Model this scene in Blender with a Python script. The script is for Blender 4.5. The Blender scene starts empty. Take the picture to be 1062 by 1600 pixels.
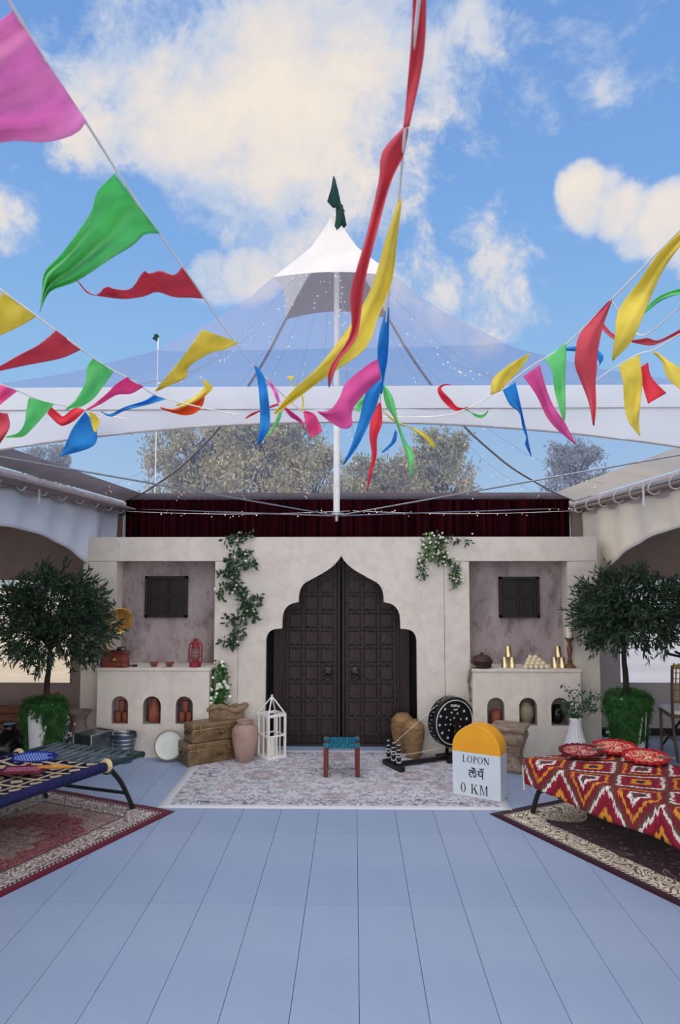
import bpy, math, random
from mathutils import Vector, Matrix
random.seed(11)
R = random.Random(5)
PI = math.pi
sc = bpy.context.scene
COL = sc.collection

# ---------------------------------------------------------------- camera
CAM_H = 1.95
F = 1100.0                       # focal length in pixels of the 1062 x 1600 frame
PITCH = math.radians(4.42)
YAW = math.radians(1.142)
cd = bpy.data.cameras.new('camera')
cd.sensor_fit = 'VERTICAL'; cd.sensor_height = 36; cd.sensor_width = 36
cd.lens = F * 36 / 1600
cd.clip_end = 500
cd.dof.use_dof = True
cd.dof.focus_distance = 7.2
cd.dof.aperture_fstop = 8.5
cam = bpy.data.objects.new('camera', cd)
COL.objects.link(cam)
cam.location = (0, 0, CAM_H)
cam.rotation_euler = (PI / 2 + PITCH, 0, YAW)
sc.camera = cam
sc.view_settings.view_transform = 'Standard'
sc.view_settings.look = 'None'
sc.view_settings.gamma = 1
sc.view_settings.exposure = 0.0
sc.view_settings.use_curve_mapping = False

_f = Vector((-math.sin(YAW) * math.cos(PITCH), math.cos(YAW) * math.cos(PITCH), math.sin(PITCH)))
_r = Vector((math.cos(YAW), math.sin(YAW), 0))
_u = _r.cross(_f)
def ray(px, py):
    return _r * ((px - 531) / F) + _u * ((800 - py) / F) + _f
def P(px, py, Y):
    d = ray(px, py); return Vector((0, 0, CAM_H)) + d * (Y / d.y)
def Zp(px, py, z):
    d = ray(px, py); return Vector((0, 0, CAM_H)) + d * ((z - CAM_H) / d.z)
def G(px, py):
    return Zp(px, py, 0.0)

def lin(c):
    o = []
    for v in c[:3]:
        v = v / 255.0
        o.append(v / 12.92 if v <= 0.04045 else ((v + 0.055) / 1.055) ** 2.4)
    return (o[0], o[1], o[2], 1.0)

# ---------------------------------------------------------------- node helper
class NB:
    def __init__(self, nt):
        self.nt = nt
    def node(self, t, **kw):
        n = self.nt.nodes.new(t)
        for k, v in kw.items(): setattr(n, k, v)
        return n
    def put(self, sock, v):
        if isinstance(v, bpy.types.NodeSocket): self.nt.links.new(v, sock)
        elif v is not None:
            if hasattr(sock.default_value, '__len__') and not hasattr(v, '__len__'):
                v = [v] * len(sock.default_value)
            sock.default_value = v
    def m(self, op, a, b=None, c=None, clamp=False):
        n = self.node('ShaderNodeMath', operation=op, use_clamp=clamp)
        for i, v in enumerate((a, b, c)):
            if v is not None: self.put(n.inputs[i], v)
        return n.outputs[0]
    def vm(self, op, a, b=None):
        n = self.node('ShaderNodeVectorMath', operation=op)
        self.put(n.inputs[0], a)
        if b is not None: self.put(n.inputs[1], b)
        return n.outputs['Value'] if op in ('DOT_PRODUCT', 'LENGTH', 'DISTANCE') else n.outputs[0]
    def coord(self, which='Object'):
        return self.node('ShaderNodeTexCoord').outputs[which]
    def sep(self, v):
        n = self.node('ShaderNodeSeparateXYZ'); self.put(n.inputs[0], v); return n.outputs
    def comb(self, x, y, z=0.0):
        n = self.node('ShaderNodeCombineXYZ')
        for i, v in enumerate((x, y, z)): self.put(n.inputs[i], v)
        return n.outputs[0]
    def noise(self, vec, scale, detail=3, rough=0.5, dist=0.0, col=False):
        n = self.node('ShaderNodeTexNoise')
        if vec is not None: self.put(n.inputs['Vector'], vec)
        n.inputs['Scale'].default_value = scale; n.inputs['Detail'].default_value = detail
        n.inputs['Roughness'].default_value = rough; n.inputs['Distortion'].default_value = dist
        return n.outputs['Color' if col else 'Fac']
    def vor(self, vec, scale, feature='F1', out='Distance'):
        n = self.node('ShaderNodeTexVoronoi', feature=feature)
        if vec is not None: self.put(n.inputs['Vector'], vec)
        n.inputs['Scale'].default_value = scale
        return n.outputs[out]
    def ramp(self, fac, stops, interp='LINEAR'):
        n = self.node('ShaderNodeValToRGB'); cr = n.color_ramp; cr.interpolation = interp
        while len(cr.elements) > 1: cr.elements.remove(cr.elements[-1])
        for i, (p, c) in enumerate(stops):
            e = cr.elements[0] if i == 0 else cr.elements.new(p)
            e.position = p
            e.color = lin(c) if not isinstance(c, (int, float)) else (c, c, c, 1)
        self.put(n.inputs[0], fac); return n.outputs[0]
    def sstep(self, v, a, b):
        n = self.node('ShaderNodeMapRange', interpolation_type='SMOOTHSTEP')
        self.put(n.inputs[0], v); n.inputs[1].default_value = a; n.inputs[2].default_value = b
        return n.outputs[0]
    def mix(self, fac, a, b):
        n = self.node('ShaderNodeMix', data_type='RGBA')
        self.put(n.inputs[0], fac); self.put(n.inputs[6], a); self.put(n.inputs[7], b)
        return n.outputs[2]
    def bump(self, h, strength=0.3, dist=0.01):
        n = self.node('ShaderNodeBump'); n.inputs['Strength'].default_value = strength
        n.inputs['Distance'].default_value = dist; self.put(n.inputs['Height'], h)
        return n.outputs[0]

# ---------------------------------------------------------------- sky
w = bpy.data.worlds.new('sky'); sc.world = w; w.use_nodes = True
nt = w.node_tree; nt.nodes.clear(); b = NB(nt)
dirv = b.coord('Generated')
sx, sy, sz = b.sep(dirv)
grad = b.ramp(sz, [(0.0, (200, 218, 230)), (0.10, (172, 208, 234)), (0.22, (148, 192, 232)), (0.42, (126, 172, 228)),
                   (0.62, (112, 156, 218)), (1.0, (92, 136, 206))])
warp = b.noise(dirv, 2.6, 4, 0.5, 0.0, True)
wv = b.vm('ADD', dirv, b.vm('MULTIPLY', b.vm('SUBTRACT', warp, (0.5, 0.5, 0.5)), (0.16, 0.16, 0.16)))
n1 = b.noise(wv, 8.5, 12, 0.64)
wisp = b.noise(b.vm('MULTIPLY', wv, (1.0, 1.0, 1.7)), 15.0, 10, 0.68)
def mask(px, py, rad, wgt, soft=0.0):
    d0 = ray(px, py).normalized(); d1 = ray(px + rad * 1.45, py).normalized()
    c = d0.dot(d1)
    dp = b.vm('DOT_PRODUCT', dirv, tuple(d0))
    return b.m('MULTIPLY', b.sstep(dp, c, 1.0 - (1.0 - c) * 0.05), wgt)
dens = None
for px, py, rad, wgt in [(390, 165, 185, .52), (305, 165, 125, .36), (500, 150, 170, .40), (470, 280, 140, .42), (565, 190, 150, .36), (440, 340, 95, .34),
                         (330, 255, 95, .30), (560, 60, 150, .3), (385, 320, 70, .3), (640, 130, 90, .34), (600, 300, 90, .26),
                         (930, 318, 58, .56), (1000, 345, 66, .56), (1070, 345, 80, .56), (905, 285, 40, .5), (1160, 350, 110, .5),
                         (650, 60, 190, .20), (820, 30, 220, .20), (980, 30, 170, .18), (300, 0, 120, .25),
                         (130, 70, 150, .24), (215, 40, 70, .28), (60, 170, 130, .2), (170, 190, 90, .2),
                         (330, 440, 42, .40), (395, 430, 46, .42), (8, 345, 58, .40), (700, 380, 120, .17), (780, 410, 120, .18), (760, 490, 95, .26), (650, 470, 90, .2),
                         (310, 560, 170, .1)]:
    mk = mask(px, py, rad, wgt)
    dens = mk if dens is None else b.m('MAXIMUM', dens, b.m('ADD', mk, b.m('MULTIPLY', dens, 0.45)))
# scattered cloud everywhere else in the sky, the same kind as in view
glob = b.m('MULTIPLY', b.sstep(b.noise(dirv, 1.7, 2, 0.5), 0.5, 0.75), 0.42)
fw = Vector((_f.x, _f.y, _f.z))
dens = b.m('MAXIMUM', dens, b.m('MULTIPLY', glob, b.sstep(b.vm('DOT_PRODUCT', dirv, tuple(fw)), 0.80, 0.62)))
d1 = b.m('SUBTRACT', b.m('ADD', b.m('MULTIPLY', b.m('SUBTRACT', n1, 0.5), 2.3), b.m('MULTIPLY', dens, 1.75)), 0.50)
d2 = b.m('SUBTRACT', b.m('ADD', b.m('MULTIPLY', b.m('SUBTRACT', wisp, 0.5), 2.2), b.m('MULTIPLY', dens, 1.5)), 0.36)
cov = b.m('MAXIMUM', b.sstep(d1, -0.08, 0.30), b.m('MULTIPLY', b.sstep(d2, 0.0, 0.5), 0.62))
shade = b.noise(wv, 5.0, 6, 0.6)
cshade = b.m('ADD', b.m('MULTIPLY', b.sstep(d1, 0.0, 0.7), 0.72), b.m('MULTIPLY', b.m('SUBTRACT', shade, 0.5), 2.4), clamp=True)
ccol = b.ramp(cshade, [(0.0, (186, 202, 228)), (0.35, (212, 216, 226)), (0.7, (234, 226, 220)), (1.0, (246, 234, 218))])
skyc = b.mix(b.m('MULTIPLY', cov, 0.97), grad, ccol)
bg = b.node('ShaderNodeBackground'); b.put(bg.inputs[0], skyc); bg.inputs[1].default_value = 1.0
wo = b.node('ShaderNodeOutputWorld'); nt.links.new(bg.outputs[0], wo.inputs[0])

# lamp added to brighten the scene like open sky: a very wide, soft sun
def sky_fill(name, energy, col, angle, elev, azim):
    l = bpy.data.lights.new(name, 'SUN'); l.energy = energy; l.color = lin(col)[:3]; l.angle = math.radians(angle)
    o = bpy.data.objects.new(name, l); COL.objects.link(o)
    e, a = math.radians(elev), math.radians(azim)          # azimuth: 0 = behind the camera, 90 = from the left
    d = Vector((-math.sin(a) * math.cos(e), -math.cos(a) * math.cos(e), math.sin(e)))
    o.location = d * 40
    o.rotation_euler = d.to_track_quat('Z', 'Y').to_euler()
    return o
sky_fill('sun', 5.1, (255, 238, 216), 150, 42, 24)

# ---------------------------------------------------------------- materials
def newmat(name):
    m = bpy.data.materials.new(name); m.use_nodes = True
    m.node_tree.nodes.clear()
    b = NB(m.node_tree)
    out = b.node('ShaderNodeOutputMaterial')
    return m, b, out
def principled(b, out, col, rough=0.6, metal=0.0, normal=None, spec=0.5, sheen=0.0):
    p = b.node('ShaderNodeBsdfPrincipled')
    b.put(p.inputs['Base Color'], col); b.put(p.inputs['Roughness'], rough); b.put(p.inputs['Metallic'], metal)
    p.inputs['Specular IOR Level'].default_value = spec
    p.inputs['Sheen Weight'].default_value = sheen
    if normal is not None: b.put(p.inputs['Normal'], normal)
    if out is not None: b.nt.links.new(p.outputs[0], out.inputs[0])
    return p
def pmat(name, c1, c2=None, scale=8, rough=0.6, metal=0.0, bump=0.0, bscale=None, stretch=None, spec=0.4, lo=0.35, hi=0.65, detail=5, sheen=0):
    m, b, out = newmat(name)
    v = b.coord('Object')
    if stretch: v = b.vm('MULTIPLY', v, stretch)
    n = b.noise(v, scale, detail, 0.6)
    col = b.mix(b.sstep(n, lo, hi), lin(c1), lin(c2 if c2 else [x * .92 for x in c1]))
    nrm = None
    if bump:
        nrm = b.bump(b.noise(v, bscale or scale * 4, 4, 0.6), bump, 0.01)
    principled(b, out, col, rough, metal, nrm, spec, sheen)
    return m
def wood(name, c1, c2, axis='z', scale=10, rough=0.55, spec=0.35):
    st = {'x': (0.06, 1, 1), 'y': (1, 0.06, 1), 'z': (1, 1, 0.06)}[axis]
    return pmat(name, c1, c2, scale * 3, rough, 0, 0.25, scale * 9, st, spec, .3, .7)
def metal(name, c, rough=0.3, c2=None, scale=20, bump=0.0):
    return pmat(name, c, c2, scale, rough, 1.0, bump)
def cloth(name, c, trans=0.35, c2=None, scale=14, bump=0.15, rough=.8):
    m, b, out = newmat(name)
    v = b.coord('Object')
    col = b.mix(b.sstep(b.noise(v, scale, 4), .35, .65), lin(c), lin(c2 if c2 else [x * .94 for x in c]))
    nrm = b.bump(b.noise(v, 60, 3), bump, 0.004)
    p = principled(b, None, col, rough, 0, nrm, .2)
    t = b.node('ShaderNodeBsdfTranslucent'); b.put(t.inputs[0], col)
    mx = b.node('ShaderNodeMixShader'); mx.inputs[0].default_value = trans
    b.nt.links.new(p.outputs[0], mx.inputs[1]); b.nt.links.new(t.outputs[0], mx.inputs[2])
    b.nt.links.new(mx.outputs[0], out.inputs[0])
    return m
def clearfilm(name, haze, hcol, tint, smear=False):
    m, b, out = newmat(name)
    v = b.coord('Object')
    tr = b.node('ShaderNodeBsdfTransparent'); tr.inputs[0].default_value = lin(tint)
    df = b.node('ShaderNodeBsdfDiffuse'); df.inputs[0].default_value = lin(hcol)
    tl = b.node('ShaderNodeBsdfTranslucent'); tl.inputs[0].default_value = lin(hcol)
    ad = b.node('ShaderNodeMixShader'); ad.inputs[0].default_value = .6
    b.nt.links.new(df.outputs[0], ad.inputs[1]); b.nt.links.new(tl.outputs[0], ad.inputs[2])
    mx = b.node('ShaderNodeMixShader')
    n = b.noise(b.vm('MULTIPLY', v, (1, 1, 2.0)), 1.6, 5, .6)
    b.put(mx.inputs[0], b.m('MULTIPLY', b.m('ADD', b.m('MULTIPLY', n, .8), .6), haze))
    b.nt.links.new(tr.outputs[0], mx.inputs[1]); b.nt.links.new(ad.outputs[0], mx.inputs[2])
    gl = b.node('ShaderNodeBsdfGlossy'); gl.inputs['Roughness'].default_value = .08
    fr = b.node('ShaderNodeFresnel'); fr.inputs[0].default_value = 1.25
    b.put(fr.inputs['Normal'], b.bump(b.noise(v, 3.0, 3), .35, .05))
    m2 = b.node('ShaderNodeMixShader'); b.put(m2.inputs[0], b.m('MULTIPLY', fr.outputs[0], .06))
    b.nt.links.new(mx.outputs[0], m2.inputs[1]); b.nt.links.new(gl.outputs[0], m2.inputs[2])
    b.nt.links.new(m2.outputs[0], out.inputs[0])
    return m

M = {}
def plaster(name, c1, c2, c3, sc1=2.2, streak=1.0, lo=.42, hi=.66):
    m, b, out = newmat(name)
    v = b.vm('MULTIPLY', b.coord('Object'), (1, 1, streak))
    a = b.noise(v, sc1, 6, .65, .3)
    c = b.noise(v, sc1 * 3.1, 7, .7)
    col = b.mix(b.sstep(a, .35, .68), lin(c1), lin(c2))
    col = b.mix(b.m('MULTIPLY', b.sstep(c, lo, hi), .7), col, lin(c3))
    principled(b, out, col, .85, 0, b.bump(b.noise(v, 45, 5, .6), .12, .01), .25)
    return m
M['plaster'] = plaster('plaster_cream', (218, 211, 200), (209, 202, 191), (198, 191, 181))
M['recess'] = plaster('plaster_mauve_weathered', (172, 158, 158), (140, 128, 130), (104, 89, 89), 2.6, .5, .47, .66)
M['taupe'] = pmat('taupe_liner', (160, 142, 134), (150, 132, 125), 2, .9)
M['greyliner'] = pmat('pale_grey_liner', (186, 180, 182), (174, 168, 172), 2, .9)
# floor planks
m, b, out = newmat('blue_grey_floor')
v = b.coord('Object'); x, y, z = b.sep(v)
n = b.noise(v, 1.2, 5, .6)
col = b.mix(b.sstep(n, .3, .7), lin((150, 167, 192)), lin((142, 160, 187)))
col = b.mix(b.m('MULTIPLY', b.sstep(b.noise(v, 9, 6, .7), .62, .8), .25), col, lin((120, 138, 165)))
dots = b.m('LESS_THAN', b.m('ADD', b.m('POWER', b.m('SUBTRACT', b.m('FRACT', b.m('MULTIPLY', x, 40.0)), .5), 2.0),
                            b.m('POWER', b.m('SUBTRACT', b.m('FRACT', b.m('MULTIPLY', y, 40.0)), .5), 2.0)), .035)
principled(b, out, col, .55, 0, b.bump(dots, .25, .0015), .35)
M['floor'] = m
M['dark'] = pmat('dark_gap', (40, 42, 46), (30, 30, 34), 5, .9)
M['sand'] = pmat('sandy_field', (234, 216, 194), (216, 198, 160), .25, .95, lo=.4, hi=.6)
M['paving'] = pmat('pale_paving', (206, 204, 204), (188, 186, 188), .4, .9, stretch=(.2, 1, 1))
M['velvet'] = pmat('burgundy_velvet', (52, 8, 18), (24, 3, 9), 3, .8, 0, .2, 60, (6, 6, .2), .05, .4, .6)
M['tentwhite'] = cloth('white_tent_fabric', (232, 232, 230), .30, (224, 224, 224), 3)
M['tentcream'] = cloth('cream_tent_fabric', (236, 228, 212), .30, (222, 218, 210), 2)  # warm sunlight put into the colour of the right eave strip
M['tentgrey'] = cloth('blockout_tent_fabric', (138, 130, 134), .0, (130, 122, 126), 3)  # shade under the back of the white cap put into the colour
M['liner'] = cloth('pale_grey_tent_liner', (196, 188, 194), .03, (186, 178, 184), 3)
M['drapewhite'] = cloth('white_drape_fabric', (226, 230, 236), .04, (218, 222, 230), 3)  # cool skylight put into the left drape's white
M['drapecream'] = cloth('cream_drape_fabric', (240, 228, 206), .04, (226, 218, 206), 2)  # warm sunlight put into the right drape's white
M['valance'] = cloth('valance_fabric', (196, 204, 216), .12, (188, 196, 209), 3)
M['clear'] = clearfilm('clear_roof_film', .20, (176, 180, 214), (242, 246, 252))
M['pane'] = clearfilm('clear_window_film', .10, (220, 218, 220), (246, 246, 246))
M['alu'] = metal('brushed_aluminium', (190, 190, 192), .35, (170, 170, 174))
M['whitepaint'] = pmat('white_paint', (232, 230, 226), (222, 220, 216), 12, .5)
M['webbing'] = pmat('grey_webbing', (152, 148, 150), (138, 134, 136), 20, .8)
M['cable'] = metal('steel_cable', (170, 170, 172), .4)
M['doorwood'] = wood('dark_door_wood', (44, 33, 33), (25, 20, 21), 'z', 9, .5, .4)
M['doorpanel'] = wood('dark_red_door_panel', (60, 39, 38), (36, 25, 26), 'z', 9, .5, .4)
M['doorblack'] = wood('near_black_wood', (28, 24, 27), (18, 16, 20), 'z', 8, .6)
M['iron'] = pmat('black_iron', (78, 72, 72), (48, 45, 46), 30, .36, .7)
M['shutter'] = wood('shutter_wood', (44, 37, 38), (32, 27, 29), 'z', 9, .6)
M['terracotta'] = pmat('terracotta', (150, 84, 66), (122, 64, 52), 9, .8, 0, .15)
M['claypink'] = pmat('pale_pink_clay', (170, 144, 132), (152, 126, 116), 7, .85, 0, .2)
M['greyclay'] = pmat('grey_brown_clay', (138, 122, 110), (118, 104, 94), 7, .8, 0, .2)
M['claytan'] = pmat('tan_clay', (146, 118, 80), (122, 94, 60), 8, .75, 0, .25, 30, (1, 1, 3))
M['brass'] = metal('aged_brass', (196, 158, 92), .3, (160, 122, 64), 10)
M['gold'] = metal('gold_tumbler_metal', (232, 214, 170), .32, (212, 192, 146), 20)
M['hornbrass'] = pmat('polished_horn_brass', (232, 196, 116), (206, 162, 84), 8, .28, .55)
M['trunk'] = pmat('antique_brass_trunk', (136, 114, 84), (104, 84, 60), 7, .42, .35, .15, 40)
M['trunkedge'] = pmat('trunk_edge_brass', (168, 142, 100), (130, 106, 72), 12, .35, .75)
M['boxwood'] = wood('gramophone_wood', (128, 56, 34), (92, 36, 24), 'x', 9, .35, .5)
M['redmetal'] = pmat('red_lantern_paint', (150, 38, 48), (118, 26, 38), 18, .45)
M['glass'] = clearfilm('lantern_glass', .18, (236, 226, 226), (240, 232, 232))
M['galv'] = metal('galvanised_steel', (150, 156, 162), .32, (122, 128, 136), 9)
M['enamel'] = pmat('pale_enamel', (214, 218, 210), (196, 204, 196), 6, .35)
M['enamelrim'] = pmat('dull_rim', (150, 138, 116), (128, 118, 98), 8, .6)
M['burlap'] = pmat('burlap', (150, 126, 102), (124, 102, 80), 22, .95, 0, .6, 90)
M['leaf'] = pmat('vine_leaf', (62, 96, 62), (38, 66, 44), 30, .6, detail=1)
M['leafbright'] = pmat('bright_sprig_leaf', (64, 126, 52), (34, 84, 38), 30, .6, detail=1)
M['leafvar'] = pmat('pale_vine_leaf', (132, 156, 96), (74, 110, 72), 25, .6, detail=1)
M['olive'] = pmat('olive_leaf', (52, 76, 52), (30, 48, 36), 14, .55, detail=1)
M['bloom'] = pmat('white_blossom', (240, 238, 226), (226, 224, 206), 20, .7)
M['pinkbloom'] = pmat('pink_blossom', (216, 176, 176), (190, 60, 70), 40, .7)
M['stem'] = pmat('brown_stem', (74, 58, 46), (52, 40, 34), 20, .8)
M['bark'] = pmat('dark_bark', (58, 46, 42), (36, 28, 28), 20, .9, 0, .5, 40, (1, 1, .3))
M['moss'] = pmat('deep_green_moss', (38, 84, 30), (16, 48, 16), 26, .95, 0, .8, 60)
M['mossstrand'] = pmat('moss_strand', (58, 112, 42), (22, 64, 22), 9, .9, detail=1)
M['planter'] = pmat('white_planter', (214, 214, 216), (204, 204, 208), 5, .55)
M['candle'] = pmat('cream_candle', (238, 232, 220), (230, 222, 206), 8, .6)
M['turned'] = wood('turned_brown_wood', (132, 92, 64), (94, 62, 42), 'z', 9, .5)
M['darkpot'] = pmat('dark_brown_pot', (74, 48, 46), (48, 30, 32), 12, .6)
M['black'] = pmat('black_lacquer', (24, 24, 26), (14, 14, 16), 20, .35)
M['silver'] = pmat('silver_inlay', (226, 226, 226), (206, 206, 208), 20, .35, .3)
M['milewhite'] = pmat('milestone_white', (206, 216, 224), (198, 208, 218), 3, .5)
M['mileyellow'] = pmat('milestone_yellow', (232, 164, 30), (224, 154, 24), 3, .45)
M['ink'] = pmat('dark_ink', (40, 40, 46), (32, 32, 38), 20, .7)
M['carved'] = pmat('grey_carved_wood', (160, 142, 122), (122, 104, 88), 16, .75, 0, .6, 45)
M['stoolwood'] = wood('red_brown_stool_wood', (112, 54, 42), (80, 36, 30), 'z', 9, .5)
M['teal'] = pmat('teal_cord', (28, 140, 150), (14, 92, 116), 30, .7, 0, .4, 80)
M['teal2'] = pmat('blue_cord', (24, 96, 130), (14, 60, 92), 30, .7, 0, .4, 80)
M['bedgreen'] = pmat('dark_green_frame_paint', (34, 58, 52), (24, 42, 40), 14, .4)
M['bedblack'] = pmat('black_frame_paint', (26, 32, 32), (18, 22, 24), 14, .4)
M['navy'] = pmat('navy_webbing', (26, 30, 84), (16, 18, 56), 30, .85, 0, .4, 70, (1, 1, 1))
M['creamcord'] = pmat('cream_cord', (226, 206, 156), (200, 178, 128), 20, .85)
M['cordgrey'] = pmat('grey_green_cord', (118, 132, 138), (76, 92, 96), 10, .7)
M['bamboo'] = pmat('gilt_bamboo', (190, 154, 96), (140, 104, 62), 14, .45, .2)
M['chairleg'] = wood('dark_chair_wood', (110, 84, 62), (78, 58, 44), 'z', 9, .45)
M['seatpad'] = pmat('white_seat_pad', (236, 234, 230), (226, 224, 222), 6, .8)
M['jute'] = pmat('jute', (136, 122, 104), (104, 92, 78), 18, .95, 0, .5, 70)
M['blackplastic'] = pmat('glossy_black_plastic', (20, 20, 22), (12, 12, 14), 6, .25)
M['redstripe'] = pmat('red_brown_blanket', (92, 46, 40), (124, 90, 68), 24, .9, stretch=(.2, .2, 4))
M['rosefan'] = pmat('rose_fan_weave', (186, 112, 130), (150, 72, 96), 40, .9)
M['maroonrim'] = pmat('maroon_rim', (112, 34, 50), (84, 22, 38), 30, .9)
M['yellowhandle'] = pmat('mustard_handle', (214, 152, 60), (170, 100, 60), 18, .8, stretch=(1, 1, 1))
M['bulb'] = None
m, b, out = newmat('fairy_light_glow')
e = b.node('ShaderNodeEmission'); e.inputs[0].default_value = lin((255, 240, 214)); e.inputs[1].default_value = 1.1
b.nt.links.new(e.outputs[0], out.inputs[0]); M['bulb'] = m
FL = {k: cloth(k + '_flag', col, tr, bump=0.0) for k, col, tr in (('pink', (244, 168, 222), .5), ('hotpink', (242, 104, 172), .5), ('green', (132, 226, 152), .5), ('red', (220, 98, 114), .48), ('scarlet', (234, 74, 92), .45),
      ('yellow', (238, 224, 108), .5), ('blue', (52, 152, 226), .45), ('magenta', (222, 98, 172), .45), ('orange', (232, 104, 52), .45), ('darkgreen', (24, 66, 60), .15))}
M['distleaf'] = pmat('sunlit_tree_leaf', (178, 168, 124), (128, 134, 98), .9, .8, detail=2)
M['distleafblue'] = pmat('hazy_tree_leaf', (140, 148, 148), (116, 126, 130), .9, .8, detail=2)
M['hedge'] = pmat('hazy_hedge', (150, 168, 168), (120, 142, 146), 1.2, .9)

# ---- patterned cloths
def sym_motif(b, x, y, sc1, thr=.5):
    v = b.comb(b.m('ABSOLUTE', x), b.m('ABSOLUTE', y))
    n = b.noise(v, sc1, 2, .5, 1.6)
    ring = b.m('ABSOLUTE', b.m('SUBTRACT', b.m('FRACT', b.m('MULTIPLY', n, 7.0)), .5))
    return b.m('GREATER_THAN', ring, thr * .5)
def persian(name, hx, hy, cborder, cmotif, cmotif2, cfield, cfield2, medal, cmed, cmed2, spandrel=None):
    m, b, out = newmat(name)
    x, y, z = b.sep(b.coord('Object'))
    d = b.m('MINIMUM', b.m('SUBTRACT', hx, b.m('ABSOLUTE', x)), b.m('SUBTRACT', hy, b.m('ABSOLUTE', y)))
    mot = sym_motif(b, x, y, 8, .5)
    mot2 = sym_motif(b, x, y, 12, .56)
    bordc = b.mix(mot, lin(cmotif), lin(cmotif2))
    fieldc = b.mix(mot2, lin(cfield), lin(cfield2))
    medc = b.mix(mot, lin(cmed), lin(cmed2))
    r = b.m('ADD', b.m('POWER', b.m('DIVIDE', x, medal[0]), 2.0), b.m('POWER', b.m('DIVIDE', y, medal[1]), 2.0))
    ang = b.m('ARCTAN2', b.m('DIVIDE', y, medal[1]), b.m('DIVIDE', x, medal[0]))
    r = b.m('ADD', r, b.m('MULTIPLY', b.m('SINE', b.m('MULTIPLY', ang, 14.0)), .07))
    inn = b.m('LESS_THAN', r, 1.0)
    core = b.m('LESS_THAN', r, .28)
    c = b.mix(inn, fieldc, medc)
    c = b.mix(core, c, fieldc)
    if spandrel: pass
    inner = b.m('LESS_THAN', d, .285)
    c = b.mix(inner, c, bordc)
    l1 = b.m('MULTIPLY', b.m('GREATER_THAN', d, .272), b.m('LESS_THAN', d, .285))
    c = b.mix(l1, c, lin((46, 30, 34)))
    l2 = b.m('MULTIPLY', b.m('GREATER_THAN', d, .085), b.m('LESS_THAN', d, .096))
    c = b.mix(l2, c, lin((46, 30, 34)))
    gd = b.m('MULTIPLY', b.m('LESS_THAN', d, .085), b.m('GREATER_THAN', b.m('FRACT', b.m('MULTIPLY', b.m('ADD', x, y), 30.0)), .5))
    gd = b.m('MULTIPLY', gd, b.m('GREATER_THAN', d, .07))
    c = b.mix(b.m('LESS_THAN', d, .085), c, lin(cborder))
    c = b.mix(gd, c, lin(cmotif))
    principled(b, out, c, .95, 0, b.bump(b.noise(b.coord('Object'), 160, 2), .4, .004), .1, .1)
    return m
M['rug_left'] = persian('maroon_persian_pile', .70, 1.15, (92, 26, 42), (196, 184, 176), (112, 96, 92), (160, 140, 130), (112, 78, 76), (.52, .72), (104, 24, 40), (140, 88, 84))
def rug_right():
    m, b, out = newmat('dark_plum_persian_pile')
    x, y, z = b.sep(b.coord('Object'))
    hx, hy = .72, 1.2
    ax = b.m('SUBTRACT', hx, b.m('ABSOLUTE', x)); ay = b.m('SUBTRACT', hy, b.m('ABSOLUTE', y))
    d = b.m('MINIMUM', ax, ay)
    v = b.comb(b.m('ABSOLUTE', x), b.m('ABSOLUTE', y))
    n = b.noise(v, 4.6, 1.0, .5, 2.2)
    ring = b.m('ABSOLUTE', b.m('SUBTRACT', b.m('FRACT', b.m('MULTIPLY', n, 8.0)), .5))
    mot = b.m('GREATER_THAN', ring, .21)
    bord = b.mix(mot, lin((100, 88, 72)), lin((222, 210, 188)))
    # lobed arch closing the plum field at either end
    end = b.m('ADD', .30, b.m('MULTIPLY', b.m('ABSOLUTE', b.m('SINE', b.m('MULTIPLY', x, 7.5))), .16))
    infield = b.m('MULTIPLY', b.m('GREATER_THAN', ax, .26), b.m('GREATER_THAN', ay, end))
    n2 = b.noise(v, 5.0, 1.0, .5, 2.0)
    vein = b.m('LESS_THAN', b.m('ABSOLUTE', b.m('SUBTRACT', n2, .56)), .010)
    fld = b.mix(vein, lin((58, 22, 42)), lin((146, 122, 116)))
    c = b.mix(infield, bord, fld)
    chk = b.m('GREATER_THAN', b.m('FRACT', b.m('MULTIPLY', b.m('ADD', x, y), 26.0)), .5)
    c = b.mix(b.m('LESS_THAN', d, .095), c, b.mix(chk, lin((58, 44, 44)), lin((206, 192, 170))))
    c = b.mix(b.m('LESS_THAN', d, .07), c, lin((52, 22, 38)))
    principled(b, out, c, .95, 0, b.bump(b.noise(b.coord('Object'), 160, 2), .4, .004), .1, .1)
    return m
M['rug_right'] = rug_right()
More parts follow.
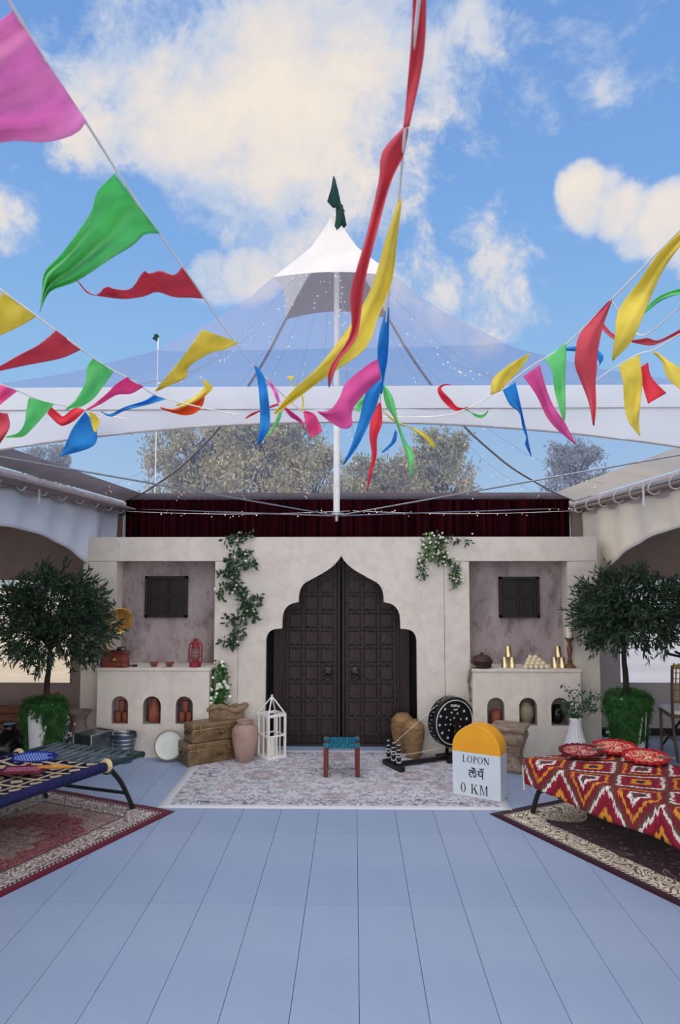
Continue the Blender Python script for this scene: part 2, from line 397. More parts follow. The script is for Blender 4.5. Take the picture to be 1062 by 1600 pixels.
def rug_center():
    m, b, out = newmat('faded_cream_blue_pile')
    co = b.coord('Object'); x, y, z = b.sep(co)
    hx, hy = 1.425, .905
    xx = b.m('PINGPONG', x, .70); yy = b.m('ABSOLUTE', y)
    v = b.comb(xx, yy)
    d = b.m('MINIMUM', b.m('SUBTRACT', hx, b.m('ABSOLUTE', x)), b.m('SUBTRACT', hy, yy))
    worn = b.sstep(b.noise(b.vm('MULTIPLY', co, (1.2, 3.0, 1)), 5, 8, .75), .36, .62)
    n = b.noise(v, 6.0, 2, .5, 2.2)
    ring = b.m('ABSOLUTE', b.m('SUBTRACT', b.m('FRACT', b.m('MULTIPLY', n, 6.0)), .5))
    navy = b.m('MULTIPLY', b.m('GREATER_THAN', ring, .26), b.m('ADD', .12, b.m('MULTIPLY', worn, .88)))
    n3 = b.noise(v, 13, 2, .5, 1.4)
    grey = b.m('MULTIPLY', b.sstep(n3, .5, .58), .55)
    base = b.mix(b.sstep(b.noise(v, 2.4, 2), .52, .62), lin((202, 201, 204)), lin((196, 178, 172)))
    c = b.mix(grey, base, lin((122, 128, 146)))
    medal = b.m('ADD', b.m('POWER', b.m('DIVIDE', b.m('SUBTRACT', xx, 0.0), .24), 2.0), b.m('POWER', b.m('DIVIDE', b.m('SUBTRACT', y, .18), .20), 2.0))
    medal = b.m('MULTIPLY', b.m('LESS_THAN', b.m('ADD', medal, b.m('MULTIPLY', b.noise(v, 14, 2), .7)), 1.15), .8)
    edge = b.m('MULTIPLY', b.m('LESS_THAN', d, .26), b.m('GREATER_THAN', d, .09))
    strength = b.m('ADD', .62, b.m('ADD', b.m('MULTIPLY', medal, .5), b.m('MULTIPLY', edge, .35)), clamp=True)
    c = b.mix(b.m('MULTIPLY', navy, strength), c, lin((62, 68, 92)))
    c = b.mix(b.m('LESS_THAN', d, .07), c, lin((206, 210, 214)))
    c = b.mix(b.m('MULTIPLY', b.sstep(b.noise(co, 70, 3, .7), .52, .72), .35), c, lin((224, 224, 226)))
    principled(b, out, c, .95, 0, b.bump(b.noise(co, 160, 2), .3, .004), .1, .1)
    return m
M['rug_center'] = rug_center()
def ikat():
    m, b, out = newmat('ikat_cloth')
    uv = b.coord('UV'); u, v, _ = b.sep(uv)
    thread = b.m('FLOOR', b.m('MULTIPLY', u, 130.0))
    wn = b.node('ShaderNodeTexWhiteNoise', noise_dimensions='1D'); b.put(wn.inputs['W'], thread)
    v2 = b.m('ADD', v, b.m('MULTIPLY', b.m('SUBTRACT', wn.outputs[0], .5), .035))
    tu = b.m('PINGPONG', b.m('ADD', u, .05), .215)
    tv = b.m('PINGPONG', b.m('ADD', v2, .225), .27)
    dd = b.m('ADD', b.m('DIVIDE', tu, .215), b.m('DIVIDE', tv, .27))     # 0..2
    c = b.ramp(b.m('DIVIDE', dd, 2.0), [(0, (38, 30, 62)), (.09, (222, 150, 48)), (.19, (128, 30, 48)), (.30, (150, 36, 56)), (.385, (236, 226, 214)), (.445, (92, 84, 70)),
                                        (.50, (126, 44, 50)), (.62, (222, 150, 48)), (.675, (134, 32, 50)), (.80, (236, 226, 214)), (.865, (70, 74, 66)), (.93, (140, 40, 52))], 'CONSTANT')
    c = b.mix(b.m('MULTIPLY', b.noise(uv, 160, 2), .25), c, lin((90, 40, 46)))
    principled(b, out, c, .85, 0, b.bump(b.m('FRACT', b.m('MULTIPLY', v, 120.0)), .15, .002), .15)
    return m
M['ikat'] = ikat()
def weave():
    m, b, out = newmat('navy_cream_charpoy_weave')
    x, y, z = b.sep(b.coord('Object'))
    a = b.m('FRACT', b.m('MULTIPLY', x, 1 / .17)); c_ = b.m('FRACT', b.m('MULTIPLY', y, 1 / .20))
    l1 = b.m('LESS_THAN', a, .19)
    l2 = b.m('LESS_THAN', c_, .16)
    dx = b.m('ABSOLUTE', b.m('SUBTRACT', a, .57)); dy = b.m('ABSOLUTE', b.m('SUBTRACT', c_, .58))
    step = b.m('FLOOR', b.m('MULTIPLY', b.m('ADD', b.m('MULTIPLY', dx, 1.0), b.m('MULTIPLY', dy, .9)), 14.0))
    dia = b.m('LESS_THAN', step, 4.0)
    on = b.m('MAXIMUM', b.m('MAXIMUM', l1, l2), dia)
    col = b.mix(on, lin((26, 24, 62)), lin((214, 196, 150)))
    strand = b.m('ADD', b.m('FRACT', b.m('MULTIPLY', x, 90.0)), b.m('FRACT', b.m('MULTIPLY', y, 90.0)))
    principled(b, out, col, .9, 0, b.bump(strand, .4, .004), .15)
    return m
M['weave'] = weave()
def fanweave(name, c1, c2, sc_=60):
    m, b, out = newmat(name)
    x, y, z = b.sep(b.coord('Object'))
    s = b.m('GREATER_THAN', b.m('SINE', b.m('MULTIPLY', b.m('ADD', x, b.m('MULTIPLY', b.m('SINE', b.m('MULTIPLY', y, 140.0)), .006)), 300.0)), .0)
    col = b.mix(s, lin(c1), lin(c2))
    principled(b, out, col, .8, 0, None, .2)
    return m
M['bluefan'] = fanweave('blue_white_fan_weave', (28, 52, 150), (150, 178, 224))
M['bluerim'] = pmat('cobalt_rim', (24, 36, 150), (18, 26, 120), 20, .7)
M['redfan'] = pmat('red_gold_embroidery', (196, 40, 52), (226, 190, 150), 75, .85, 0, .4, 120, None, .2, .50, .54, 1)
M['redfrill'] = pmat('red_frill', (192, 24, 40), (150, 14, 30), 30, .85)
M['darkredfan'] = pmat('dark_red_gold_embroidery', (146, 34, 54), (206, 160, 140), 75, .85, 0, .4, 120, None, .2, .50, .54, 1)
M['darkredfrill'] = pmat('dark_red_frill', (112, 20, 36), (84, 14, 28), 30, .85)
# ---------------------------------------------------------------- mesh helpers
class MB:
    def __init__(self):
        self.v = []; self.f = []; self.uv = {}
    def add(self, vs, fs):
        o = len(self.v); self.v.extend(Vector(p) for p in vs); self.f.extend(tuple(i + o for i in q) for q in fs); return self
    def box(self, c, s, rz=0.0):
        cx, cy, cz = c; hx, hy, hz = s[0] / 2, s[1] / 2, s[2] / 2
        ca, sa = math.cos(rz), math.sin(rz)
        vs = [(cx + x * ca - y * sa, cy + x * sa + y * ca, cz + z) for z in (-hz, hz) for x, y in ((-hx, -hy), (hx, -hy), (hx, hy), (-hx, hy))]
        return self.add(vs, [(3, 2, 1, 0), (4, 5, 6, 7), (0, 1, 5, 4), (1, 2, 6, 5), (2, 3, 7, 6), (3, 0, 4, 7)])
    def lathe(self, prof, seg=24, c=(0, 0, 0), mat=None, cap=True, rib=None):
        vs = []; fs = []
        for r, z in prof:
            for k in range(seg):
                a = 2 * PI * k / seg
                rr = r * (1 + (rib[1] * math.cos(rib[0] * a) if rib else 0))
                vs.append(Vector((rr * math.cos(a), rr * math.sin(a), z)))
        for i in range(len(prof) - 1):
            for k in range(seg):
                k2 = (k + 1) % seg
                fs.append((i * seg + k, i * seg + k2, (i + 1) * seg + k2, (i + 1) * seg + k))
        if cap:
            if prof[0][0] > 1e-5: fs.append(tuple(reversed(range(seg))))
            if prof[-1][0] > 1e-5: fs.append(tuple(range((len(prof) - 1) * seg, len(prof) * seg)))
        if mat is not None: vs = [mat @ p for p in vs]
        c = Vector(c)
        return self.add([p + c for p in vs], fs)
    def tube(self, pts, rad, seg=8, closed=False, cap=True):
        pts = [Vector(p) for p in pts]; n = len(pts)
        rads = rad if isinstance(rad, (list, tuple)) else [rad] * n
        vs = []; fs = []; prev = None
        for i, p in enumerate(pts):
            if closed: t = pts[(i + 1) % n] - pts[i - 1]
            else: t = pts[min(i + 1, n - 1)] - pts[max(i - 1, 0)]
            if t.length < 1e-9: t = Vector((0, 0, 1))
            t.normalize()
            if prev is None:
                a = Vector((0, 0, 1)) if abs(t.z) < .9 else Vector((1, 0, 0))
                nrm = t.cross(a).normalized()
            else:
                nrm = prev - t * prev.dot(t)
                if nrm.length < 1e-6: nrm = t.orthogonal()
                nrm.normalize()
            prev = nrm; bi = t.cross(nrm)
            for k in range(seg):
                a = 2 * PI * k / seg
                vs.append(p + (nrm * math.cos(a) + bi * math.sin(a)) * rads[i])
        last = n if closed else n - 1
        for i in range(last):
            j = (i + 1) % n
            for k in range(seg):
                k2 = (k + 1) % seg
                fs.append((i * seg + k, i * seg + k2, j * seg + k2, j * seg + k))
        if cap and not closed:
            fs.append(tuple(reversed(range(seg)))); fs.append(tuple(range((n - 1) * seg, n * seg)))
        return self.add(vs, fs)
    def grid(self, fn, nu, nv, uvfn=None):
        o = len(self.v)
        for j in range(nv + 1):
            for i in range(nu + 1):
                self.v.append(Vector(fn(i / nu, j / nv)))
                if uvfn: self.uv[len(self.v) - 1] = uvfn(i / nu, j / nv)
        for j in range(nv):
            for i in range(nu):
                a = o + j * (nu + 1) + i
                self.f.append((a, a + 1, a + nu + 2, a + nu + 1))
        return self
    def prism(self, outl, y0, y1):
        """outline in x, z pushed from y0 to y1"""
        n = len(outl)
        vs = [(x, y0, z) for x, z in outl] + [(x, y1, z) for x, z in outl]
        fs = [tuple(range(n)), tuple(reversed(range(n, 2 * n)))] + [(i + n, (i + 1) % n + n, (i + 1) % n, i) for i in range(n)]
        return self.add(vs, fs)
    def plate(self, outl, holes, y0, y1):
        cu = bpy.data.curves.new('outline', 'CURVE'); cu.dimensions = '2D'; cu.fill_mode = 'BOTH'
        cu.extrude = abs(y1 - y0) / 2
        for lp in [outl] + holes:
            sp = cu.splines.new('POLY'); sp.points.add(len(lp) - 1); sp.use_cyclic_u = True
            for k, (x, z) in enumerate(lp): sp.points[k].co = (x, z, 0, 1)
        o = bpy.data.objects.new('outline', cu); COL.objects.link(o)
        me = bpy.data.meshes.new_from_object(o.evaluated_get(bpy.context.evaluated_depsgraph_get()))
        ym = (y0 + y1) / 2
        self.add([(p.co.x, ym - p.co.z, p.co.y) for p in me.vertices], [tuple(q.vertices) for q in me.polygons])
        bpy.data.objects.remove(o); bpy.data.curves.remove(cu); bpy.data.meshes.remove(me)
        return self
    def ball(self, c, r, seg=10, ring=6, s=(1, 1, 1)):
        prof = [(max(1e-6, math.sin(PI * i / ring)) * 1.0, -math.cos(PI * i / ring)) for i in range(ring + 1)]
        mt = Matrix.Diagonal((r * s[0], r * s[1], r * s[2], 1))
        return self.lathe(prof, seg, c, mt, cap=False)
    def octa(self, c, r):
        c = Vector(c)
        return self.add([c + Vector(p) * r for p in ((1, 0, 0), (-1, 0, 0), (0, 1, 0), (0, -1, 0), (0, 0, 1), (0, 0, -1))],
                        [(0, 2, 4), (2, 1, 4), (1, 3, 4), (3, 0, 4), (2, 0, 5), (1, 2, 5), (3, 1, 5), (0, 3, 5)])
    def leaf(self, p, d, ln, wd, up=None):
        d = Vector(d).normalized()
        s = d.cross(Vector(up) if up is not None else Vector((R.uniform(-1, 1), R.uniform(-1, 1), R.uniform(-1, 1))))
        if s.length < 1e-4: s = d.orthogonal()
        s.normalize(); n = s.cross(d); p = Vector(p)
        return self.add([p, p + d * ln * .45 + s * wd / 2 + n * ln * .06, p + d * ln, p + d * ln * .45 - s * wd / 2 + n * ln * .06], [(0, 1, 2, 3)])
    def mesh(self, name, smooth=35):
        me = bpy.data.meshes.new(name)
        me.from_pydata([tuple(p) for p in self.v], [], self.f)
        me.update()
        if self.uv:
            l = me.uv_layers.new(name='UVMap')
            for lp in me.loops: l.data[lp.index].uv = self.uv.get(lp.vertex_index, (0, 0))
        if smooth:
            me.polygons.foreach_set('use_smooth', [True] * len(me.polygons))
            if smooth < 180: me.set_sharp_from_angle(angle=math.radians(smooth))
        return me

def link(name, me, mat, parent=None, loc=None, rot=None):
    o = bpy.data.objects.new(name, me)
    COL.objects.link(o)
    if mat is not None and not me.materials: me.materials.append(mat)
    if parent is not None: o.parent = parent
    if loc is not None: o.location = loc
    if rot is not None: o.rotation_euler = rot
    return o
def part(name, mb, mat, parent=None, smooth=35, bevel=0, label=None, kind=None, loc=None, rot=None, solid=0):
    o = link(name, mb.mesh(name, smooth), mat, parent, loc, rot)
    if bevel:
        md = o.modifiers.new('bevel', 'BEVEL'); md.width = bevel; md.segments = 2; md.limit_method = 'ANGLE'; md.angle_limit = math.radians(50)
    if solid:
        md = o.modifiers.new('thickness', 'SOLIDIFY'); md.thickness = solid; md.offset = 0
    if label: o['label'] = label
    if kind: o['kind'] = kind
    return o
def thing(name, label, cat, loc=(0, 0, 0), rz=0.0, group=None):
    o = bpy.data.objects.new(name, None); COL.objects.link(o)
    o.location = loc; o.rotation_euler = (0, 0, rz); o.empty_display_size = .1
    o['label'] = label; o['category'] = cat
    if group: o['group'] = group
    return o
def single(o, label, cat, group=None):
    o['label'] = label; o['category'] = cat
    if group: o['group'] = group
    return o
def dup(root, loc, rz=None, label=None, group=None):
    r = root.copy(); COL.objects.link(r); r.location = loc
    if rz is not None: r.rotation_euler = (0, 0, rz)
    if label: r['label'] = label
    if group: r['group'] = group
    for ch in list(root.children):
        c = ch.copy(); COL.objects.link(c); c.parent = r
        for g in list(ch.children):
            d = g.copy(); COL.objects.link(d); d.parent = c
    return r
def catmull(pts, n):
    pts = [Vector(p) for p in pts]; out = []
    for i in range(len(pts) - 1):
        p0 = pts[max(i - 1, 0)]; p1 = pts[i]; p2 = pts[i + 1]; p3 = pts[min(i + 2, len(pts) - 1)]
        for k in range(n):
            t = k / n
            out.append(.5 * ((2 * p1) + (p2 - p0) * t + (2 * p0 - 5 * p1 + 4 * p2 - p3) * t * t + (3 * p1 - p0 - 3 * p2 + p3) * t ** 3))
    out.append(pts[-1]); return out
def arch(cx, z0, w, h, n=14):
    """round-headed opening: half width w, total height h, as an x, z outline"""
    o = [(cx - w, z0), (cx + w, z0)]
    sp = z0 + h - w
    for k in range(n + 1):
        a = PI * k / n
        o.append((cx + w * math.cos(a), sp + w * math.sin(a)))
    return o

# ================================================================ structure
def structure(o): o['kind'] = 'structure'; return o
PW, PL = 0.303, 1.1
mb = MB().box((0, 4.6, -.06), (7.28, 11.2, .04))
floor = structure(part('floor', mb, M['dark']))
pm = MB().box((0, 0, 0), (PW - .003, PL - .002, .03)).mesh('plank', 0); pm.materials.append(M['floor'])
X0 = .02 - PW * 12
for i in range(24):
    for j in range(10):
        o = link('plank', pm, None, floor, (X0 + PW * (i + .5), 3.13 - PL * 4 + PL * (j + .5), -.015))
        md = None
for sgn in (-1, 1):
    part('side_deck', MB().box((sgn * (3.64 + 3.6), 4.6, -.02), (7.2, 11.2, .04)), M['floor'], floor)
structure(part('ground', MB().box((-78, 60, -.12), (160, 260, .06)), M['sand']))
structure(part('ground', MB().box((77, 60, -.12), (150, 260, .06)), M['paving']))

# back wall -----------------------------------------------------------------
WY = 7.5
def wx(px, py=1000): return P(px, py, WY).x
def wz(py, px=531): return P(px, py, WY).z
ZT, ZF = wz(839), wz(877.5)
XL, XR = wx(131, 860), wx(932, 860)
RL0, RL1 = wx(180, 960), wx(335, 960)
RR0, RR1 = wx(733.5, 960), wx(888, 960)
S1, S2 = wx(372, 960), wx(694, 960)
DX = wx(532.8)
door_half = [(868.2, 0), (875, 4), (882.4, 10.5), (888, 17), (893, 24.5), (902.4, 41), (910, 55), (914, 59.5), (918.9, 62.5), (924, 64.5), (930.6, 65.8), (940.7, 66.3), (941.5, 70), (942.6, 75),
             (945.5, 81), (949.5, 85.5), (955, 88.8), (961, 90.7), (970, 91.4), (982.2, 91.7), (982.6, 98), (983.4, 104), (985.4, 108.5), (988.5, 112.3), (994, 115.2), (1001, 116.5)]
k = WY / F
def dpt(sx):
    pts = [(DX + sx * dx * k, wz(py)) for py, dx in door_half]
    return pts + [(DX + sx * 117 * k, 0.0)]
lft, rgt = dpt(-1), dpt(1)
ZTm = ZT
outl = [(S1 + .002, 0)] + list(reversed(lft)) + rgt[1:] + [(S2 - .002, 0), (S2 - .002, ZF + .0), (S2 - .002, ZTm), (S1 + .002, ZTm)]
wall = structure(part('wall_back', MB().plate(outl, [], WY, WY + .07), M['plaster'], smooth=25))
def wp(x0, x1, z0, z1, y0=WY, y1=WY + .07, name='wall_panel', mat='plaster'):
    return part(name, MB().box(((x0 + x1) / 2, (y0 + y1) / 2, (z0 + z1) / 2), (x1 - x0, y1 - y0, z1 - z0)), M[mat], wall, bevel=.003)
wp(XL, S1 - .002, ZF + .004, ZT, name='fascia', y1=WY + .32)
wp(S2 + .002, XR, ZF + .004, ZT, name='fascia', y1=WY + .32)
wp(XL, RL0, 0, ZF, y1=WY + .32, name='pillar'); wp(RR1, XR, 0, ZF, y1=WY + .32, name='pillar')
wp(RL1, S1 - .002, 0, ZF, y1=WY + .26); wp(S2 + .002, RR0, 0, ZF, y1=WY + .26)
RD = .22
wp(RL0, RL1, 0, ZF, WY + RD, WY + RD + .04, 'recess_back', 'recess')
wp(RR0, RR1, 0, ZF, WY + RD, WY + RD + .04, 'recess_back', 'recess')
ZSH = P(240, 1043.5, 7.34).z
wp(RL0 + .002, RL1 - .002, ZSH - .03, ZSH, WY, WY + RD, 'recess_shelf'); wp(RR0 + .002, RR1 - .002, ZSH - .03, ZSH, WY, WY + RD, 'recess_shelf')
# returns of the door opening keep the panel 7 cm thick; shade of the gaps painted as a black board behind
wp(S1, S2, 0, ZT - .02, WY + .52, WY + .56, 'backing_board', 'doorblack')

# double door ----------------------------------------------------------------
DY = WY + .36
dmx = P(532.8, 1000, DY).x; mpp = DY / F
door = bpy.data.objects.new('door_1', None); COL.objects.link(door); door.location = (dmx, DY, 0)
door['kind'] = 'structure'
door['label'] = 'dark carved double door with iron studs under the pointed lobed arch'
LW = .605
LH = 2.06
def rail_z(py): return P(533, py, DY).z
rails = [rail_z(y) for y in (1147, 1120.5, 1093, 1065, 1037.5, 1010.5, 983.5, 956, 928.5, 902)]
panel_me = MB().box((0, 0, 0), (.128, .016, .142))
panel_me.box((0, -.011, 0), (.100, .012, .112))
panel_me = panel_me.mesh('panel', 0); panel_me.materials.append(M['doorpanel'])
om = MB()
for q in range(2):
    pts = []
    for t in range(13):
        u = t / 12
        pts.append(((u - .5) * .150, -.014, (.020 + .014 * abs(math.sin(2 * PI * u))) if q == 0 else (-.004 - .012 * abs(math.sin(2 * PI * u)))))
    om.tube(pts, .0055, 5)
strap_me = om.mesh('scalloped_strap'); strap_me.materials.append(M['iron'])
for s in (-1, 1):
    leaf = part('door_leaf', MB().box((s * (LW / 2 + .008), .03, .02 + LH / 2), (LW, .03, LH)), M['doorwood'], door)
    # stiles
    cols = [s * (.008 + LW - .022), s * (.008 + LW - .022 - .178), s * (.008 + LW - .022 - .357), s * (.008 + .06)]
    for i, cx in enumerate(cols): part('stile', MB().box((cx, .004, .02 + LH / 2), (.042 if i else .044, .024, LH)), M['doorwood'], leaf, bevel=.004)
    part('meeting_stile', MB().box((s * .024, .0, .02 + LH / 2), (.028, .034, LH)), M['doorwood'], leaf, bevel=.004)
    st = MB()
    for z in rails:
        part('rail', MB().box((s * (.008 + LW / 2), .006, z), (LW, .02, .040)), M['doorwood'], leaf, bevel=.004)
    for z in rails[1:]:
        for i in range(3):
            link('scalloped_strap', strap_me, None, leaf, ((cols[i] + cols[i + 1]) / 2, 0, z))
    for z in rails:
        for cx in cols:
            st.ball((cx, -.014, z), .014, 8, 4, (1, .8, 1))
        for i in range(3): st.ball(((cols[i] + cols[i + 1]) / 2, -.010, z), .012, 8, 4, (1, .8, 1))
    for z0, z1 in zip(rails[:-1], rails[1:]):
        for cx in cols: st.ball((cx, -.014, (z0 + z1) / 2), .012, 8, 4, (1, .8, 1))
    part('studs', st, M['iron'], leaf, kind='stuff')
    for z0, z1 in zip(rails[:-1], rails[1:]):
        for i in range(3):
            link('panel', panel_me, None, leaf, ((cols[i] + cols[i + 1]) / 2, .010, (z0 + z1) / 2))
    kx = P(512 if s < 0 else 555, 1050, DY).x - dmx; kz = P(533, 1051, DY).z
    km = MB().lathe([(.001, .0), (.045, .0), (.05, .006), (.04, .016), (.022, .022), (.016, .04), (.001, .044)], 16, (kx, -.012, kz + .012), Matrix.Rotation(PI / 2, 4, 'X'))
    km.tube([(kx + .042 * math.cos(a), -.045 - .006 * math.sin(a), kz - .03 + .042 * math.sin(a)) for a in [2 * PI * i / 20 for i in range(20)]], .0075, 6, closed=True)
    part('ring_knocker', km, M['iron'], leaf)
fr = MB()
for s in (-1, 1):
    fr.box((s * (LW + .008 + .075), .05, 1.0), (.13, .05, 2.0))
    fr.box((s * (LW + .008 + .012), .02, 1.0), (.024, .05, 2.0))
part('door_frame', fr, M['doorpanel'], door, bevel=.004)
part('threshold', MB().box((0, .02, .012), (1.5, .12, .024)), M['doorwood'], door, bevel=.004)

# curtain above the wall ---------------------------------------------------------
CY = 8.34
cl, cr_ = P(196, 815, CY).x, P(889, 815, CY).x
def cfn(u, v):
    x = cl + (cr_ - cl) * u
    return (x, CY + .026 * math.sin(u * 2 * PI * 64 + 2.2 * math.sin(u * 31)) + .012 * math.sin(u * 2 * PI * 23 + 1), 2.745 - 2.70 * v)
c = part('velvet_curtain', MB().grid(cfn, 640, 6), M['velvet'], smooth=180)
single(c, 'burgundy velvet curtain pleated behind the top of the plaster wall', 'curtain')

# ================================================================ marquee
CX, CYT, RE = -.07, 5.85, 2.76
PROF = [(0.02, 4.95), (.10, 4.77), (.20, 4.58), (.48, 4.22), (.64, 4.00), (.83, 3.78), (1.22, 3.40), (1.63, 3.14), (1.89, 3.01), (2.2, 2.90), (2.45, 2.82), (2.76, 2.75)]
def zr(r):
    for (r0, z0), (r1, z1) in zip(PROF[:-1], PROF[1:]):
        if r <= r1: return z0 + (z1 - z0) * (r - r0) / (r1 - r0)
    return PROF[-1][1]
tent = thing('marquee_tent', 'high-peaked marquee with clear roof film, white cap and white valance above the plaster wall', 'tent', (CX, CYT, 0))
AX = [((1, 0), (0, -1)), ((0, 1), (1, 0)), ((-1, 0), (0, 1)), ((0, -1), (-1, 0))]   # front, right, back, left: along, outward
def tp(f, s, r, z):
    (ax, ay), (ox, oy) = AX[f]
    return (ax * s * r + ox * r - .10 * (1 - r / RE), ay * s * r + oy * r, z)
def rpanel(f, r0, r1, name, mat, n=10, lift=0.0, label=None):
    def fn(u, v):
        r = r0 + (r1 - r0) * v; s = 2 * u - 1
        if r1 == .48: r -= .045 * (1 - s * s) * v
        elif r0 == .48: r -= .045 * (1 - s * s) * (1 - v)
        return tp(f, s, r, zr(r) + lift * (1 - s * s) * v * .8)
    return part(name, MB().grid(fn, 14, n), M[mat], tent, smooth=180, label=label)
for f in range(4):
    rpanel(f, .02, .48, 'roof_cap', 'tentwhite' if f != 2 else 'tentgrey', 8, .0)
    rpanel(f, .48, 2.45, 'clear_roof_panel', 'clear', 24)
    rpanel(f, 2.45, 2.76, 'eave_strip', 'liner' if f in (2, 3) else ('tentcream' if f == 1 else 'tentwhite'), 3)
    if f:
        part('eave_flap', MB().grid(lambda u, v: tp(f, 2 * u - 1, RE + .035 + .004 * math.sin(u * 60), 2.75 - .19 * v), 40, 2), M['liner'], tent, smooth=180)
    a = [tp(f, -1, r, zr(r) - .012) for r, z in PROF[2:]]
    if f in (2, 3):
        wb = MB()
        pts = catmull(a, 4)
        (ax, ay), (ox, oy) = AX[f]
        side = Vector((ax * 1 + ox * 1, ay * 1 + oy * 1, 0)).normalized()
        half = .015
        vs = []
        for p in pts: vs += [p - side * half, p + side * half, p + side * half + Vector((0, 0, .006)), p - side * half + Vector((0, 0, .006))]
        fs = []
        for i in range(len(pts) - 1):
            for q in range(4): fs.append((i * 4 + q, i * 4 + (q + 1) % 4, i * 4 + 4 + (q + 1) % 4, i * 4 + 4 + q))
        wb.add(vs, fs)
        part('hip_strap', wb, M['webbing'], tent)
def valb(s): return 2.585 - .40 * s * s
def valf(u, v):
    s = 2 * u - 1
    zt = zr(RE)
    wv_ = .006 * math.sin(s * 40) * v + .004 * math.sin(s * 93 + 1) * v
    return (s * RE, -RE - .01 + wv_ - .01 * v, zt + (valb(s) - zt) * v)
val = part('valance', MB().grid(valf, 80, 8), M['valance'], tent, smooth=180)
part('valance_hem', MB().tube([(s * RE, -RE - .022, valb(s)) for s in [i / 30 - 1 for i in range(61)]], .005, 5), M['webbing'], val)
part('valance_seam', MB().tube([(s * RE, -RE - .020, zr(RE) - .105 - .0 * s * s) for s in [i / 10 - 1 for i in range(21)]], .0022, 4), M['webbing'], val)
zb = 2.655
for f in range(4):
    a = Vector(tp(f, -1, RE - .04, zb)); c = Vector(tp(f, 1, RE - .04, zb))
    part('eave_beam', MB().tube([a, c], .036, 12), M['alu'], tent)
    part('corner_post', MB().box((a.x, a.y, zb / 2), (.075, .075, zb)), M['alu'], tent, bevel=.006)
kp = P(531, 806, CYT)
kx, kz = kp.x - CX, kp.z
KX = -.075
part('king_pole', MB().lathe([(.024, kz), (.027, kz + .02), (.027, kz + 1.2), (.023, kz + 1.22), (.023, 5.02)], 14, (KX, 0, 0)), M['whitepaint'], tent)
part('pole_foot', MB().lathe([(.001, kz - .05), (.014, kz - .045), (.016, kz), (.05, kz + .004), (.05, kz + .02), (.034, kz + .03)], 14, (KX, 0, 0)), M['alu'], tent)
for f in range(4):
    part('tension_cable', MB().tube([(KX, 0, kz), Vector(tp(f, -1, RE - .06, zb))], .006, 5), M['cable'], tent)
# peak flag wrapped round the finial
pf = MB()
def flagpiece(rows):
    L = [P(a, b_, CYT - .05 - o) for a, b_, c_, d_, o in rows]; Rr = [P(c_, d_, CYT - .05 + o * .5) for a, b_, c_, d_, o in rows]
    n = len(rows)
    vs = []
    for l, r_ in zip(L, Rr):
        mid = (l + r_) / 2 + Vector((0, -.04, 0))
        vs += [l - Vector((CX, CYT, 0)), mid - Vector((CX, CYT, 0)), r_ - Vector((CX, CYT, 0))]
    fs = []
    for i in range(n - 1):
        for q in range(2): fs.append((i * 3 + q, i * 3 + q + 1, i * 3 + q + 4, i * 3 + q + 3))
    pf.add(vs, fs)
flagpiece([(520, 278, 523, 279, .0), (517, 296, 528, 298, .02), (511, 315, 533, 322, .03), (520, 325, 539, 331, .02)])
flagpiece([(525, 322, 535, 320, .0), (525, 340, 541, 352, .02), (522, 358, 534, 360, .02), (521, 372, 523, 372, .0)])
part('peak_flag', pf, FL['darkgreen'], tent, solid=.004, label='dark green pennant on the tip of the roof')
part('finial_pole', MB().tube([(KX, 0, 4.9), (KX - .02, 0, 5.32)], .012, 8), M['alu'], tent)

# fairy lights strung under the roof
FLAB = ['along the right back hip strap', 'on the back slope, second from the right hip strap', 'on the back slope just right of the king pole', 'on the back slope midway from the pole to the left hip', 'along the left back hip strap',
        'far part of the left slope', 'near part of the left slope', 'near part of the right slope', 'far part of the right slope', 'left half of the front slope', 'right half of the front slope',
        'on the back slope just left of the king pole', 'short one under the front of the white cap']
for i, (f, s, re_) in enumerate([(2, -.95, 2.42), (2, -.62, 2.42), (2, -.1, 2.42), (2, .5, 2.42), (2, .85, 2.42), (3, -.5, 2.5), (3, .55, 2.4), (1, -.55, 2.5), (1, .4, 2.5), (0, -.7, 1.7), (0, .65, 1.7), (2, .2, 2.42), (0, .1, .8)]):
    rt = thing('fairy_light_string', 'string of tiny lights, ' + FLAB[i], 'string lights', (CX, CYT, 0), 0, 'fairy lights under the marquee roof')
    pts = []
    for q in range(31):
        r = .10 + (re_ - .10) * q / 30
        pts.append(Vector(tp(f, s, r, zr(r) - .05 - .05 * math.sin(PI * q / 30) - .02 * R.random())))
    part('wire', MB().tube(pts, .0014, 4), M['webbing'], rt)
    lb = MB()
    for q in range(24):
        t = R.random() * 29.9; a = int(t); p = pts[a].lerp(pts[a + 1], t - a)
        lb.octa(p + Vector((R.uniform(-.04, .04), R.uniform(-.04, .04), R.uniform(-.07, .0))), R.uniform(.004, .008))
    part('bulbs', lb, M['bulb'], rt, kind='stuff')
for x0, x1, nm in ((-2.7, -.05, 0), (.0, 2.6, 1)):
    rt = thing('fairy_light_string', 'thin wire string of tiny white lights run along the %s half of the curtain top' % ('left' if nm == 0 else 'right'), 'string lights', (0, 8.25, 2.6))
    pts = [Vector((x0 + (x1 - x0) * q / 30, 0, (.0 - .035 * math.sin(PI * q / 30)))) for q in range(31)]
    part('wire', MB().tube(pts, .003, 4), M['whitepaint'], rt)
    lb = MB()
    for q in range(30):
        p = pts[R.randrange(31)]; lb.octa(p + Vector((R.uniform(-.04, .04), R.uniform(-.02, .02), R.uniform(-.04, .03))), R.uniform(.005, .009))
    part('bulbs', lb, M['bulb'], rt, kind='stuff')

